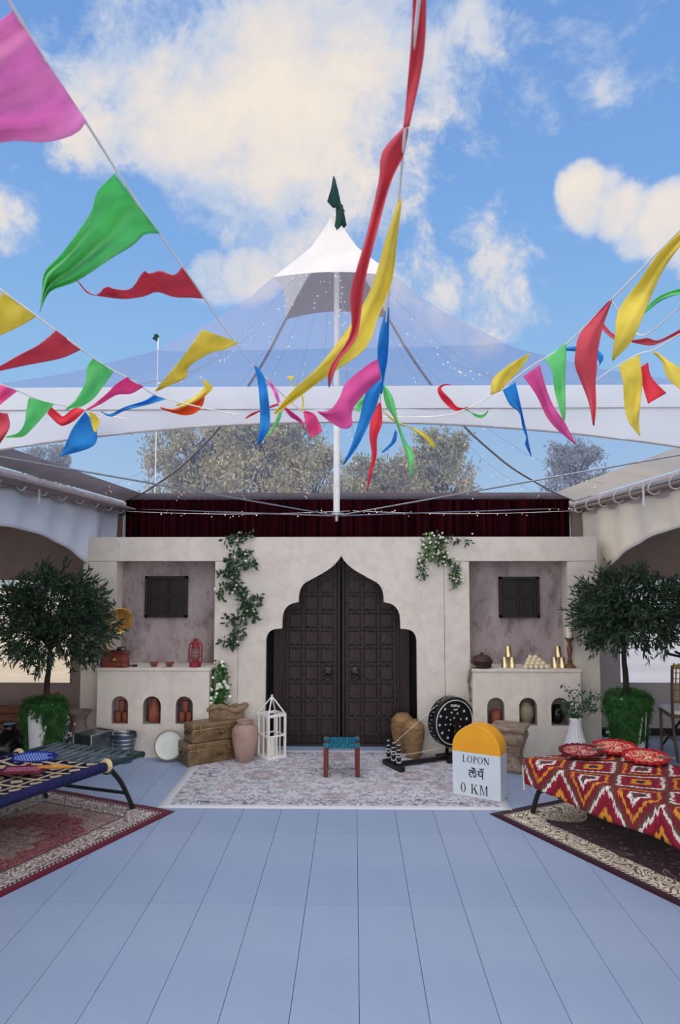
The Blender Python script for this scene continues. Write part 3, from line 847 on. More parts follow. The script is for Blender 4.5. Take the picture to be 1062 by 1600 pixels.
# arched drapes at both sides -----------------------------------------------------
def arz(Y): return 2.285 - .092 * (Y - 5.7) ** 2
for s in (-1, 1):
    X = CX + s * (RE + .03)
    dr = thing('arched_drape', ('cool white' if s < 0 else 'cream') + ' arched fabric drape tied to the %s eave beam' % ('left' if s < 0 else 'right'), 'drape', (X, CYT, 0))
    def fn(u, v):
        Y = 3.15 + (8.4 - 3.15) * u
        zt = 2.60 - .018 * abs(math.sin(u * PI * 14)); zb_ = arz(Y)
        amp = .022 * (1 - .55 * v)
        return (amp * math.sin(u * 2 * PI * 8.6 + s + .8 * v) + .010 * math.sin(u * 57 + v * 7) * (1 - v), Y - CYT, zt + (zb_ - zt) * v)
    fab = part('fabric', MB().grid(fn, 150, 10), M['drapewhite' if s < 0 else 'drapecream'], dr, smooth=180, solid=.004)
    part('hem', MB().tube([Vector(fn(i / 60, 1)) for i in range(61)], .010, 6), M['tentwhite'], fab)
    for i in range(13):
        Y = 3.3 + i * .42
        part('tie_loop', MB().tube([(-s * .07 + .05 * math.cos(a), Y - CYT + .012 * math.sin(a * 2), 2.645 + .058 * math.sin(a)) for a in [2 * PI * q / 14 for q in range(14)]], .007, 5, closed=True), M['whitepaint'], dr)
    part('hanging_strap', MB().box((-s * .12, (6.05 if s < 0 else 6.35) - CYT, 2.60), (.006, .035, .22)), M['whitepaint'], dr)

# side tents -----------------------------------------------------------------------
for s, sd in ((-1, 'left'), (1, 'right')):
    Yb = 8.72 if s < 0 else 8.42
    xin = s * 2.6; xout = s * 9.5
    wxa, wxb = (P(-420, 985, Yb).x, P(113, 985, Yb).x) if s < 0 else (P(965, 985, Yb).x, P(1500, 985, Yb).x)
    zt, zb_ = P(60 if s < 0 else 1010, 905, Yb).z, P(60 if s < 0 else 1010, 1068, Yb).z
    zs = zt + .06
    x0, x1 = min(xin, xout), max(xin, xout)
    W = structure(part('wall_' + sd, MB().plate([(x0, 0), (x1, 0), (x1, 2.62), (x0, 2.62)], [[(wxa, zb_), (wxb, zb_), (wxb, zt), (wxa, zt)]], Yb, Yb + .03), M['taupe']))
    if s > 0:
        part('lower_liner', MB().plate([(x0, .08), (x1, .08), (x1, zt - .002), (x0, zt - .002)], [[(wxa, zb_), (wxb, zb_), (wxb, zt - .004), (wxa, zt - .004)]], Yb - .012, Yb - .001), M['greyliner'], W)
        part('skirting', MB().box(((x0 + x1) / 2, Yb - .02, .04), (x1 - x0, .03, .075)), M['blackplastic'], W)
    part('side_liner', MB().box((xout, Yb - 4.3, 1.3), (.03, 8.6, 2.6)), M['taupe'], W)
    Wn = structure(part('window_' + ('1' if s < 0 else '2'), MB().box(((wxa + wxb) / 2, Yb + .015, (zt + zb_) / 2), (wxb - wxa + .02, .006, zt - zb_ + .02)), M['pane']))
    fr_ = MB()
    for zz in (zt, zb_): fr_.box(((wxa + wxb) / 2, Yb - .004, zz), (wxb - wxa, .012, .022))
    xe = wxb if s < 0 else wxa
    fr_.box((xe, Yb - .004, (zt + zb_) / 2), (.022, .012, zt - zb_))
    part('window_hem', fr_, M['taupe' if s < 0 else 'greyliner'], Wn)
    # roof of the side tent: liner inside, a low pyramid above
    structure(part('ceiling', MB().box(((x0 + x1) / 2, Yb - 4.35, 2.63), (x1 - x0, 8.7, .02)), M['taupe']))
# ================================================================ display counters
CYF = 7.34
def counter(pxl, pxr, label, niches_px, ledge_over, cat='counter'):
    xl, xr = P(pxl, 1110, CYF).x, P(pxr, 1110, CYF).x
    zt = P(240, 1043.5, CYF).z
    zn0, zn1 = P(240, 1131.5, CYF).z, P(240, 1088, CYF).z
    cx = (xl + xr) / 2
    t = thing('plaster_counter', label, cat, (cx, CYF, 0))
    hs = []; cs = []
    for a, c in niches_px:
        xa, xc = P(a, 1110, CYF).x, P(c, 1110, CYF).x
        cs.append((xa + xc) / 2 - cx); hs.append(arch((xa + xc) / 2 - cx, zn0, (xc - xa) / 2, zn1 - zn0))
    part('front_panel', MB().plate([(xl - cx, 0), (xr - cx, 0), (xr - cx, zt - .03), (xl - cx, zt - .03)], hs, 0, .025), M['plaster'], t, smooth=25)
    for sx in (xl - cx + .012, xr - cx - .012):
        part('side_panel', MB().box((sx, .09, (zt - .03) / 2), (.024, .13, zt - .03)), M['plaster'], t)
    part('ledge', MB().box((0, .0715, zt - .015), (xr - xl + ledge_over, .171, .03)), M['plaster'], t, bevel=.004)
    for h, c in zip(hs, cs):
        n = len(h); nm = MB()
        dd = .135 if niches_px[0][0] < 300 and c == cs[0] else .20
        vs = [(x, .02, z) for x, z in h] + [(x, dd, z) for x, z in h]
        nm.add(vs, [(i, (i + 1) % n, (i + 1) % n + n, i + n) for i in range(n)] + [tuple(range(2 * n - 1, n - 1, -1))])
        part('niche', nm, M['recess'], t, smooth=30)
    return t, [c + cx for c in cs], zn0, zt
cl_t, NL, ZN, ZTOP = counter(151, 326, 'cream plaster counter with three arched niches holding terracotta', [(174, 200), (223, 251), (274, 301)], .03)
cr_t, NR, ZNr, ZTOPr = counter(738.5, 908, 'cream plaster counter with three arched niches, behind the yellow milestone', [(761, 788), (811, 839), (861, 889)], .02)

# shuttered windows in the recesses
SY = WY + RD
for (xa, xb, ya, yb, lab) in ((228.5, 293.5, 900, 964.5, 'dark wooden shutter window in the recess above the gramophone and red lantern'), (778, 842, 901, 965, 'dark wooden shutter window in the recess above the gold tumblers')):
    a = P(xa, ya, SY); c = P(xb, yb, SY)
    w_, h_ = c.x - a.x, a.z - c.z
    t = thing('shutter_window', lab, 'shutter', ((a.x + c.x) / 2, SY, c.z))
    fm = MB()
    for sx in (-1, 1): fm.box((sx * (w_ / 2 - .016), -.02, h_ / 2), (.032, .04, h_))
    for z in (.016, h_ - .016): fm.box((0, -.02, z), (w_, .04, .032))
    part('frame', fm, M['shutter'], t, bevel=.003)
    for sx in (-1, 1):
        lm = MB(); lw = (w_ - .064) / 2 - .003; lx = sx * (lw / 2 + .002)
        for q in (-1, 1): lm.box((lx + q * (lw / 2 - .012), -.012, h_ / 2), (.024, .02, h_ - .066))
        for z in (.045, h_ / 2, h_ - .045): lm.box((lx, -.011, z), (lw, .018, .026))
        lf = part('shutter_leaf', lm, M['shutter'], t, bevel=.002)
        for z in (h_ * .27, h_ * .73): part('panel', MB().box((lx, -.006, z), (lw - .05, .008, h_ * .40)), M['shutter'], lf, bevel=.002)

# ================================================================ things on the left counter
TY = CYF + .08
def onl(px, py=1042): return P(px, py, TY).x
# gramophone
g = thing('gramophone', 'wooden box gramophone with a polished brass horn on the counter ledge', 'gramophone', (onl(181), TY - .006, ZTOP), math.radians(-6))
def octprof(w, d, ch): return [(-w + ch, -d), (w - ch, -d), (w, -d + ch), (w, d - ch), (w - ch, d), (-w + ch, d), (-w, d - ch), (-w, -d + ch)]
def octbox(lv, ch):
    vs = []; fs = []
    for w_, d_, z in lv: vs += [(x, y, z) for x, y in octprof(w_, d_, ch)]
    n = 8
    fs.append(tuple(reversed(range(8))))
    for i in range(len(lv) - 1):
        for q in range(8): fs.append((i * 8 + q, i * 8 + (q + 1) % 8, i * 8 + 8 + (q + 1) % 8, i * 8 + 8 + q))
    fs.append(tuple(range((len(lv) - 1) * 8, len(lv) * 8)))
    return MB().add(vs, fs)
part('box', octbox([(.148, .078, 0), (.148, .078, .012), (.136, .070, .03), (.132, .066, .135), (.142, .072, .142), (.142, .072, .158)], .035), M['boxwood'], g, smooth=20)
part('turntable', MB().lathe([(.062, .158), (.066, .162), (.066, .170), (.01, .172)], 24, (.01, 0, 0)), M['darkpot'], g)
part('tone_arm', MB().tube([(.09, .03, .158), (.09, .03, .20), (.06, .02, .205), (.03, -.0, .19)], .009, 8).ball((.03, 0, .185), .022, 10, 6), M['iron'], g)
part('crest', MB().lathe([(.001, 0), (.03, 0), (.03, .004), (.02, .008), (.001, .01)], 8, (.0, -.068, .08), Matrix.Rotation(PI / 2, 4, 'X')), M['brass'], g)
part('crank', MB().tube([(-.13, .03, .08), (-.165, .03, .08), (-.165, .03, .04), (-.19, .03, .04)], .006, 6), M['iron'], g)
hc = P(186, 970, TY) - Vector((onl(181), TY - .006, ZTOP))
hd = Vector((.62, -.74, -.26)).normalized()          # the way the bell faces
ctr = catmull([Vector((-.09, .04, .158)), Vector((-.12, .03, .22)), Vector((-.14, .02, .32)), Vector((-.12, .0, hc.z - .01)), hc - hd * .15, hc + hd * .01], 6)
rads = []
for i in range(len(ctr)):
    t = i / (len(ctr) - 1); rads.append(.010 + .018 * t + .115 * max(0, (t - .55) / .45) ** 2.0)
hn = part('horn', MB().tube(ctr, rads, 24, cap=False), M['hornbrass'], g, smooth=60, solid=.003)
part('horn_rim', MB().tube([ctr[-1] + (hd.orthogonal().normalized() * math.cos(a) + hd.cross(hd.orthogonal().normalized()) * math.sin(a)) * .139 for a in [2 * PI * i / 28 for i in range(28)]], .006, 6, closed=True), M['hornbrass'], hn)
single(part('tin_cup', MB().lathe([(.026, 0), (.030, .005), (.034, .09), (.031, .09), (.026, .01), (.001, .01)], 16), M['galv'], None, loc=(P(156, 1040, TY + .06).x, TY + .06, ZTOP)), 'small grey tin cup half hidden behind the gramophone box', 'cup')
single(part('matchbox', MB().box((0, 0, .011), (.055, .03, .022)), M['black'], None, bevel=.002, loc=(onl(210), TY, ZTOP)), 'tiny flat black box beside the gramophone', 'box')
bp = [(.001, .004), (.02, 0), (.024, .004), (.045, .036), (.048, .046), (.045, .046), (.04, .036), (.018, .010), (.001, .010)]
for px, lab in ((240.5, 'small terracotta bowl on the ledge, nearer the gramophone'), (265, 'small terracotta bowl on the ledge, nearer the red lantern')):
    single(part('bowl', MB().lathe(bp, 18, cap=False), M['terracotta'], None, loc=(onl(px), TY, ZTOP)), lab, 'bowl', 'terracotta bowls on the counter ledge')
# red hurricane lantern
lt = thing('hurricane_lantern', 'red metal hurricane lantern with glass globe at the ledge end', 'lantern', (onl(305), TY, ZTOP))
part('fuel_base', MB().lathe([(.058, 0), (.06, .006), (.058, .035), (.045, .05), (.03, .055), (.03, .07), (.038, .075)], 20), M['redmetal'], lt)
part('globe', MB().lathe([(.034, .075), (.046, .10), (.05, .135), (.044, .17), (.034, .195)], 20, cap=False), M['glass'], lt)
part('burner', MB().lathe([(.018, .07), (.02, .09), (.01, .10), (.006, .125), (.001, .13)], 12), M['brass'], lt)
part('hood', MB().lathe([(.045, .195), (.048, .20), (.036, .215), (.034, .235), (.044, .24), (.04, .252), (.022, .262), (.022, .285), (.012, .295), (.001, .298)], 20), M['redmetal'], lt)
for sx in (-1, 1):
    part('side_tube', MB().tube(catmull([(sx * .05, 0, .02), (sx * .066, 0, .06), (sx * .068, 0, .15), (sx * .062, 0, .225), (sx * .03, 0, .245)], 5), .0075, 8), M['redmetal'], lt)
gm = MB()
for z in (.10, .135, .17): gm.tube([(.054 * math.cos(a), .054 * math.sin(a), z) for a in [2 * PI * i / 20 for i in range(20)]], .0028, 5, closed=True)
for q in range(4):
    a = PI / 4 + q * PI / 2; gm.tube([(.05 * math.cos(a), .05 * math.sin(a), .07), (.054 * math.cos(a), .054 * math.sin(a), .135), (.045 * math.cos(a), .045 * math.sin(a), .2)], .0028, 5)
part('globe_guard', gm, M['redmetal'], lt)
part('bail_handle', MB().tube([(.07 * math.cos(a), .02, .16 + .13 * math.sin(a)) for a in [PI * i / 16 for i in range(17)]], .003, 6), M['iron'], lt)

# ================================================================ in the left niches
NYD = CYF + .11
cupp = [(.028, 0), (.031, .004), (.036, .105), (.038, .112), (.034, .112), (.03, .10), (.026, .012), (.001, .012)]
def cups(cx, tag_):
    a = None
    for i, (dx, dz, w_) in enumerate(((-.038, 0, 'lower left'), (.038, 0, 'lower right'), (0, .113, 'topmost'))):
        single(part('clay_tumbler', MB().lathe(cupp, 16, cap=False), M['terracotta'], None, loc=(cx + dx, CYF + .075, ZN + dz)),
               '%s of three terracotta tumblers stacked in the %s' % (w_, tag_), 'tumbler', 'terracotta tumblers in the counter niches')
cups(NL[0], 'niche under the gramophone'); cups(NL[2], 'niche beside the brass chests')
single(part('clay_jug', MB().lathe([(.05, 0), (.058, .006), (.066, .06), (.066, .10), (.05, .16), (.036, .20), (.038, .235), (.045, .25), (.04, .25), (.03, .20), (.001, .19)], 22, cap=False), M['terracotta'], None, loc=(NL[1], NYD, ZN)),
       'tall terracotta jug alone in the middle niche', 'jug')
# right niches
ca = thing('copper_canister', 'brown copper canister with knobbed lid in a niche behind the carved pedestal', 'canister', (NR[0] + .02, NYD, ZNr))
part('body', MB().lathe([(.055, 0), (.058, .004), (.058, .11), (.052, .115), (.001, .115)], 20), M['terracotta'], ca)
part('lid', MB().lathe([(.056, .115), (.056, .122), (.03, .132), (.012, .136), (.012, .15), (.001, .155)], 20), M['terracotta'], ca)
single(part('silver_urn', MB().lathe([(.045, 0), (.05, .006), (.075, .07), (.084, .12), (.076, .17), (.05, .195), (.045, .205), (.056, .225), (.05, .225), (.035, .2), (.001, .19)], 24, cap=False), M['silver'] if False else M['enamelrim'], None, loc=(NR[1], NYD, ZNr)),
       'round grey mottled urn filling the middle niche', 'urn')
single(part('dark_jar', MB().lathe([(.04, 0), (.06, .04), (.068, .09), (.055, .14), (.035, .165), (.042, .185), (.035, .185), (.001, .16)], 20, cap=False), M['blackplastic'], None, loc=(NR[2], NYD + .02, ZNr)),  # dark shape added to stand in for the branch's shadow in this niche
       'dark jar in the niche behind the leafy branch', 'jar')

# ================================================================ things on the right counter
dp = thing('lidded_pot', 'squat dark brown lidded pot at the ledge corner', 'pot', (onl(753), TY, ZTOPr))
part('body', MB().lathe([(.085, 0), (.09, .006), (.10, .022), (.09, .03), (.10, .04), (.108, .055), (.10, .066), (.001, .066)], 24), M['darkpot'], dp)
part('lid', MB().lathe([(.112, .064), (.114, .074), (.10, .084), (.09, .105), (.06, .125), (.02, .135), (.016, .142), (.02, .152), (.001, .156)], 24), M['darkpot'], dp)
gp = [(.034, 0), (.037, .004), (.028, .105), (.024, .112), (.001, .112)]
for base, nm in ((794, 'nearer the dark pot'), (872, 'nearer the candle')):
    for dx, dz, w_ in ((-.038, 0, 'lower left'), (.038, 0, 'lower right'), (0, .1125, 'topmost')):
        single(part('gold_tumbler', MB().lathe(gp, 18), M['gold'], None, loc=(onl(base) + dx, TY, ZTOPr + dz)),
               '%s of three upturned gold tumblers stacked %s' % (w_, nm), 'tumbler', 'gold tumblers on the ledge')
cup_me = MB().lathe([(.017, 0), (.024, .07), (.026, .072), (.022, .072), (.015, .006), (.001, .006)], 14, (0, 0, 0), Matrix.Rotation(PI / 2, 4, 'X'), cap=False)
cup_me = cup_me.mesh('small_brass_cup'); cup_me.materials.append(M['gold'])
plug_me = MB().lathe([(.0215, 0), (.016, .006), (.001, .008)], 12, (0, -.064, 0), Matrix.Rotation(PI / 2, 4, 'X')).mesh('filling'); plug_me.materials.append(M['candle'])
x0 = onl(834); step = .0535
for row, n in enumerate((5, 4, 3, 2)):
    if row > 3 and False: break
    for i in range(n):
        pos = ('leftmost' if i == 0 else 'rightmost' if i == n - 1 else 'inner')
        o = link('brass_cup', cup_me, None, None, (x0 + (i - (n - 1) / 2) * step, TY + .02, ZTOPr + .027 + row * .0465 * .55))
        if row % 2: o.location.y += .0
        o.location.z = ZTOPr + .027 + row * .0255; o.location.x = x0 + (i - (n - 1) / 2) * .0535; o.location.y = TY - .02 + row * .047
        single(o, '%s brass cup from the dark pot side in the %s row of the pyramid pile' % (('first', 'second', 'third', 'fourth', 'fifth', 'sixth')[i], ('bottom', 'second', 'third', 'top')[row]), 'cup', 'brass cups piled in a pyramid')
        link('filling', plug_me, None, o)
cs_ = thing('candlestick', 'turned brown wooden candlestick with a cream pillar candle', 'candlestick', (onl(891), TY + .02, ZTOPr))
part('stick', MB().lathe([(.058, 0), (.06, .008), (.05, .02), (.03, .032), (.022, .05), (.03, .06), (.02, .072), (.026, .085), (.018, .10), (.022, .13), (.030, .19), (.024, .225), (.014, .245), (.022, .255), (.02, .265), (.034, .285), (.05, .30), (.05, .306), (.001, .306)], 22), M['turned'], cs_)
cdl = part('candle', MB().lathe([(.032, .306), (.033, .31), (.033, .42), (.03, .425), (.008, .422), (.001, .42)], 18), M['candle'], cs_)
part('wick', MB().tube([(0, 0, .42), (.002, 0, .436)], .0015, 5), M['ink'], cdl)
# jute hank over the ledge corner
hx = P(733.5, 1050, CYF - .015)
jt = MB()
jx0 = P(741, 1040, CYF + .05)
for q in range(5):
    o_ = R.uniform(-.010, .010)
    jt.tube(catmull([(jx0.x + .02, CYF + .03, ZTOPr + .016), (jx0.x - .03, CYF + .02 + o_, ZTOPr + .02), (hx.x + .005 + o_, CYF - .01, ZTOPr - .05), (hx.x - .008 + o_, CYF - .01 + o_, ZTOPr - .13), (hx.x + .002 - o_, CYF - .01, ZTOPr - .22), (hx.x + .004 + o_ * 1.5, CYF - .01 + o_, ZTOPr - .33)], 5), [.010] * 16 + [.009] * 6 + [.006] * 4, 6)
single(part('jute_hank', jt, M['jute'], None), 'grey brown jute hank hanging over the counter corner beside the dark pot', 'rope')

# ================================================================ floor things, left
# brass trunks
def trunk(p0, ang, L, D, H, label, z=0.0):
    t = thing('brass_chest', label, 'chest', (p0.x, p0.y, z), ang, 'brass bound chests by the counter')
    split = H * .70
    body = part('body', MB().box((L / 2, D / 2, split / 2), (L, D, split)), M['trunk'], t, bevel=.012)
    lid = part('lid', MB().box((L / 2, D / 2, (split + H) / 2 + .001), (L + .004, D + .004, H - split - .002)), M['trunk'], t, bevel=.014)
    e = MB()
    e.tube([(.01, 0, split), (L - .01, 0, split)], .006, 6); e.tube([(0, .01, split), (0, D - .01, split)], .006, 6)
    part('lid_edging', e, M['trunkedge'], lid)
    for fx in (.18, .82):
        c = MB().box((L * fx, -.006, split + .015), (.022, .012, .05)); c.lathe([(.014, 0), (.014, .012), (.001, .014)], 10, (L * fx, -.008, split - .012), Matrix.Rotation(PI / 2, 4, 'X'))
        part('clasp', c, M['trunkedge'], lid, bevel=.002)
    c = MB().lathe([(.018, 0), (.018, .008), (.001, .010)], 14, (L * .55, -.002, H * .45), Matrix.Rotation(PI / 2, 4, 'X')); c.lathe([(.018, 0), (.018, .008), (.001, .010)], 14, (L * .67, -.002, H * .45), Matrix.Rotation(PI / 2, 4, 'X'))
    part('lock_plates', c, M['trunkedge'], body)
    part('carry_handle', MB().tube(catmull([(L * .55, -.012, H * .45), (L * .57, -.03, H * .40), (L * .65, -.03, H * .40), (L * .67, -.012, H * .45)], 4), .005, 6), M['iron'], body)
    part('side_handle', MB().tube(catmull([(-.004, D * .32, H * .55), (-.022, D * .36, H * .44), (-.022, D * .62, H * .44), (-.004, D * .66, H * .55)], 4), .006, 6).lathe([(.014, 0), (.014, .006), (.001, .008)], 10, (0, D * .32, H * .55), Matrix.Rotation(-PI / 2, 4, 'Y')).lathe([(.014, 0), (.014, .006), (.001, .008)], 10, (0, D * .66, H * .55), Matrix.Rotation(-PI / 2, 4, 'Y')), M['iron'], body)
    return t
p0 = G(294, 1199.5)
p1 = G(371, 1186); ang = math.atan2(p1.y - p0.y, p1.x - p0.x)
LL = (p1 - p0).length
trunk(p0, ang, LL, .265, .215, 'lower and larger of two antique brass chests, resting on the floor')
q0 = Zp(300, 1163, .217)
trunk(q0 , ang - .02, LL * .88, .22, .18, 'upper and smaller of two antique brass chests, lying on the larger one', .217)
# enamel dish leaning on the counter
pc = P(267, 1157, CYF - .05)
t = thing('enamel_dish', 'round pale enamel dish leaning on the counter behind the brass chests', 'dish', (pc.x, CYF - .135, .0))
tilt = Matrix.Translation((0, .015, .148)) @ Matrix.Rotation(PI / 2 - .50, 4, 'X')
t_rot = Matrix.Translation((0, .02, .150)) @ Matrix.Rotation(PI / 2 - .30, 4, 'X')
part('plate', MB().lathe([(.001, 0), (.09, 0), (.125, .008), (.142, .02), (.138, .024), (.12, .014), (.09, .007), (.001, .007)], 30, (0, 0, 0), t_rot, cap=False), M['enamel'], t)
part('rim', MB().tube([t_rot @ Vector((.142 * math.cos(a), .142 * math.sin(a), .022)) for a in [2 * PI * i / 36 for i in range(36)]], .0075, 6, closed=True), M['enamelrim'], t)
# burlap sack
sx = P(353, 1180, 7.38).x
def sackprof():
    return [(.15, 0), (.185, .03), (.20, .16), (.195, .30), (.185, .40), (.195, .455), (.20, .48), (.188, .51), (.165, .515), (.15, .49), (.155, .44), (.10, .42), (.001, .43)]
sk = MB().lathe(sackprof(), 40, cap=False)
for i, p in enumerate(sk.v):
    a = math.atan2(p.y, p.x); f_ = min(1, p.z / .5)
    d = 1 + f_ * (.035 * math.sin(3 * a + 1 + p.z * 9) + .03 * math.sin(5 * a + p.z * 22) + .015 * math.sin(11 * a))
    p.x *= d * .97; p.y *= d * .46; p.z += f_ * .02 * math.sin(2 * a + 1) + f_ * .012 * math.sin(7 * a)
sack = thing('burlap_sack', 'brown burlap sack with rolled top behind the brass chests', 'sack', (sx, 7.395, 0))
part('bag', sk, M['burlap'], sack, smooth=180)
rl = [(.19 * math.cos(a) * (1 + .05 * math.sin(4 * a)), .082 * math.sin(a) * (1 + .05 * math.sin(4 * a)), .495 + .022 * math.sin(3 * a + 1)) for a in [2 * PI * i / 36 for i in range(36)]]
part('rolled_edge', MB().tube(rl, [.026 + .006 * math.sin(i * 1.3) for i in range(36)], 8, closed=True), M['burlap'], sack, smooth=180)
rl = [(.175 * math.cos(a), .078 * math.sin(a), .452 + .012 * math.sin(4 * a + 1)) for a in [2 * PI * i / 36 for i in range(36)]]

# foliage helper: sprigs of leaves along given paths
def sprigs(lf, stemmb, paths, n_leaf, ln, wd, spread, srad=.0025, droop=0.0, blooms=None, nb=0, br=.011):
    for pts in paths:
        pts = catmull(pts, 6)
        stemmb.tube(pts, srad, 5)
        for k in range(n_leaf):
            t = R.random() ** .8 * (len(pts) - 1.001); i = int(t)
            p = pts[i].lerp(pts[i + 1], t - i)
            d = Vector((R.gauss(0, 1), R.gauss(0, .55) - .35, R.gauss(0, .8) - droop)).normalized()
            off = R.uniform(0, spread)
            base = p + d * off
            lf.leaf(base, d + Vector((R.gauss(0, .4), R.gauss(0, .4), R.gauss(0, .4))), ln * R.uniform(.7, 1.25), wd * R.uniform(.7, 1.2))
        for k in range(nb):
            t = R.random() * (len(pts) - 1.001); i = int(t)
            p = pts[i] + Vector((R.gauss(0, spread * .7), -abs(R.gauss(0, spread * .4)) - .015, R.gauss(0, spread * .6)))
            blooms.ball(p, br * R.uniform(.75, 1.2), 7, 4)
def vine(name, label, cat, anchor, paths_px, Y, n_leaf, ln, wd, spread, nb, two=None, br=.011, group=None, lmat='leaf'):
    t = thing(name, label, cat, anchor)
    lf = MB(); sm = MB(); bl = MB(); lf2 = MB()
    for q, path in enumerate(paths_px):
        pts = [P(a, c, Y) - anchor for a, c in path]
        sprigs(lf if not two or q % 2 else lf2, sm, [pts], n_leaf, ln, wd, spread, .0028, .2, bl, nb, br)
    part('stems', sm, M['stem'], t, kind='stuff')
    if Y > 7.44:
        for q_ in (lf, lf2, bl):
            for p_ in q_.v: p_.y = min(p_.y, (WY - .004 if Y < WY else 9) - anchor.y - R.random() * .004)
    part('leaves', lf, M[lmat], t, smooth=0, kind='stuff')
    if lf2.v: part('leaves', lf2, M['leafvar'], t, smooth=0, kind='stuff', label='paler yellow green leaves')
    if bl.v: part('blossoms', bl, M['bloom'], t, kind='stuff')
    return t
VY = WY - .03
vine('climbing_rose_vine', 'long climbing vine with white blossoms beside the mauve recess', 'vine', P(365, 840, VY),
     [[(352, 842), (370, 838), (390, 836)], [(372, 836), (368, 850), (364, 870), (366, 890)], [(366, 868), (358, 885), (368, 898)], [(366, 885), (356, 892), (344, 896)], [(372, 868), (380, 862), (386, 868)], [(374, 882), (384, 880), (396, 880)],
      [(366, 892), (364, 905), (370, 920)], [(370, 914), (360, 917), (348, 919), (347, 933)], [(370, 915), (378, 930), (386, 946)], [(376, 918), (384, 932), (388, 955)], [(388, 952), (396, 944), (404, 932)],
      [(388, 950), (395, 955), (396, 968)], [(378, 935), (380, 955), (376, 980)], [(378, 962), (365, 966), (354, 968)], [(376, 978), (370, 995), (358, 1002), (347, 1001)], [(368, 992), (364, 1004), (362, 1008)]],
     VY, 46, .058, .034, .055, 2, br=.014)
vine('hanging_ivy', 'pale green flowering ivy spilling over the wall top above the right seam', 'vine', P(690, 840, VY),
     [[(668, 832), (672, 845), (668, 862), (662, 885)], [(672, 840), (690, 838), (712, 842), (734, 844)], [(685, 838), (684, 855), (680, 875)], [(662, 868), (658, 885), (661, 902)], [(680, 845), (692, 860), (694, 876)], [(684, 862), (690, 875), (700, 878)],
      [(704, 876), (710, 890), (712, 904), (706, 916)], [(708, 880), (712, 892), (710, 906)], [(672, 842), (666, 852), (664, 870)], [(690, 842), (684, 852), (690, 868)]],
     VY, 60, .046, .028, .05, 7, two=True, br=.012)
pl = vine('flowering_sprig', 'upright leafy sprig with white flowers rising from the burlap sack', 'plant', P(340, 1105, 7.42),
          [[(345, 1112), (342, 1090), (340, 1060), (342, 1032)], [(340, 1108), (332, 1090), (328, 1070)], [(348, 1110), (350, 1080), (351, 1050)], [(342, 1080), (346, 1055), (348, 1040)], [(340, 1110), (335, 1095), (333, 1080)], [(344, 1095), (350, 1085), (352, 1070)]],
          7.42, 130, .036, .022, .05, 4, br=.020, lmat='leafbright')
# pink clay jar
pj = G(387, 1181)
single(part('clay_jar', MB().lathe([(.085, 0), (.09, .006), (.105, .08), (.125, .18), (.135, .255), (.128, .31), (.10, .345), (.075, .36), (.078, .375), (.088, .392), (.08, .396), (.066, .375), (.085, .33), (.001, .30)], 30, cap=False), M['claypink'], None, smooth=60, loc=(pj.x, 7.22, .008)),
       'pale pink clay jar standing between the brass chests and white lantern', 'jar')
# white cage lantern
lw = thing('cage_lantern', 'tall white wooden cage lantern with pyramid top and candle', 'lantern', (P(424.5, 1165, 7.38).x, 7.36, .008), math.radians(38))
s_ = .098; H_ = .44
for sx in (-1, 1):
    for sy in (-1, 1):
        part('corner_post', MB().box((sx * s_, sy * s_, H_ / 2), (.022, .022, H_)), M['whitepaint'], lw, bevel=.002)
        part('roof_bar', MB().tube([(sx * s_, sy * s_, H_), (sx * .014, sy * .014, H_ + .145)], .008, 6), M['whitepaint'], lw)
part('base', MB().box((0, 0, .012), (.225, .225, .024)), M['whitepaint'], lw, bevel=.003)
for z, h in ((.225, .016), (H_ - .012, .03)):
    for q in (-1, 1):
        part('rail', MB().box((0, q * s_, z), (2 * s_, .014, h)), M['whitepaint'], lw, bevel=.002); part('rail', MB().box((q * s_, 0, z), (.014, 2 * s_, h)), M['whitepaint'], lw, bevel=.002)
for q in (-1, 1):
    part('bar', MB().box((0, q * s_, .22), (.014, .012, .42)), M['whitepaint'], lw); part('bar', MB().box((q * s_, 0, .22), (.012, .014, .42)), M['whitepaint'], lw)
cap_ = part('cap', MB().lathe([(.001, H_ + .135), (.024, H_ + .135), (.026, H_ + .15), (.01, H_ + .165), (.012, H_ + .18), (.001, H_ + .19)], 12), M['whitepaint'], lw)
part('hanging_ring', MB().tube([(.018 * math.cos(a), 0, H_ + .205 + .018 * math.sin(a)) for a in [2 * PI * i / 14 for i in range(14)]], .003, 5, closed=True), M['iron'], cap_)
part('candle', MB().lathe([(.042, .024), (.043, .03), (.043, .19), (.038, .196), (.001, .194)], 18), M['candle'], lw)
# bucket
bk = thing('metal_bucket', 'ribbed galvanised bucket with bail handle before the counter', 'bucket', (P(194.5, 1175, 7.2).x, 7.17, 0))
bk.scale = (1, 1, 1.12)
pr = [(.085, 0), (.088, .004)]
for i in range(6):
    z = .03 + i * .035; r = .088 + .035 * z / .245
    pr += [(r, z - .008), (r + .004, z), (r, z + .008)]
pr += [(.123, .245), (.128, .25), (.123, .254), (.118, .245), (.085, .012), (.001, .012)]
pail = part('pail', MB().lathe(pr, 28, cap=False), M['galv'], bk)
part('bail', MB().tube([(.128 * math.cos(a), -.02 - .02 * math.sin(a), .235 + .025 * math.sin(a)) for a in [PI * i / 16 for i in range(17)]], .004, 6), M['iron'], bk)
for sx in (-1, 1): part('ear', MB().box((sx * .126, 0, .235), (.01, .03, .04)), M['galv'], pail, bevel=.002)
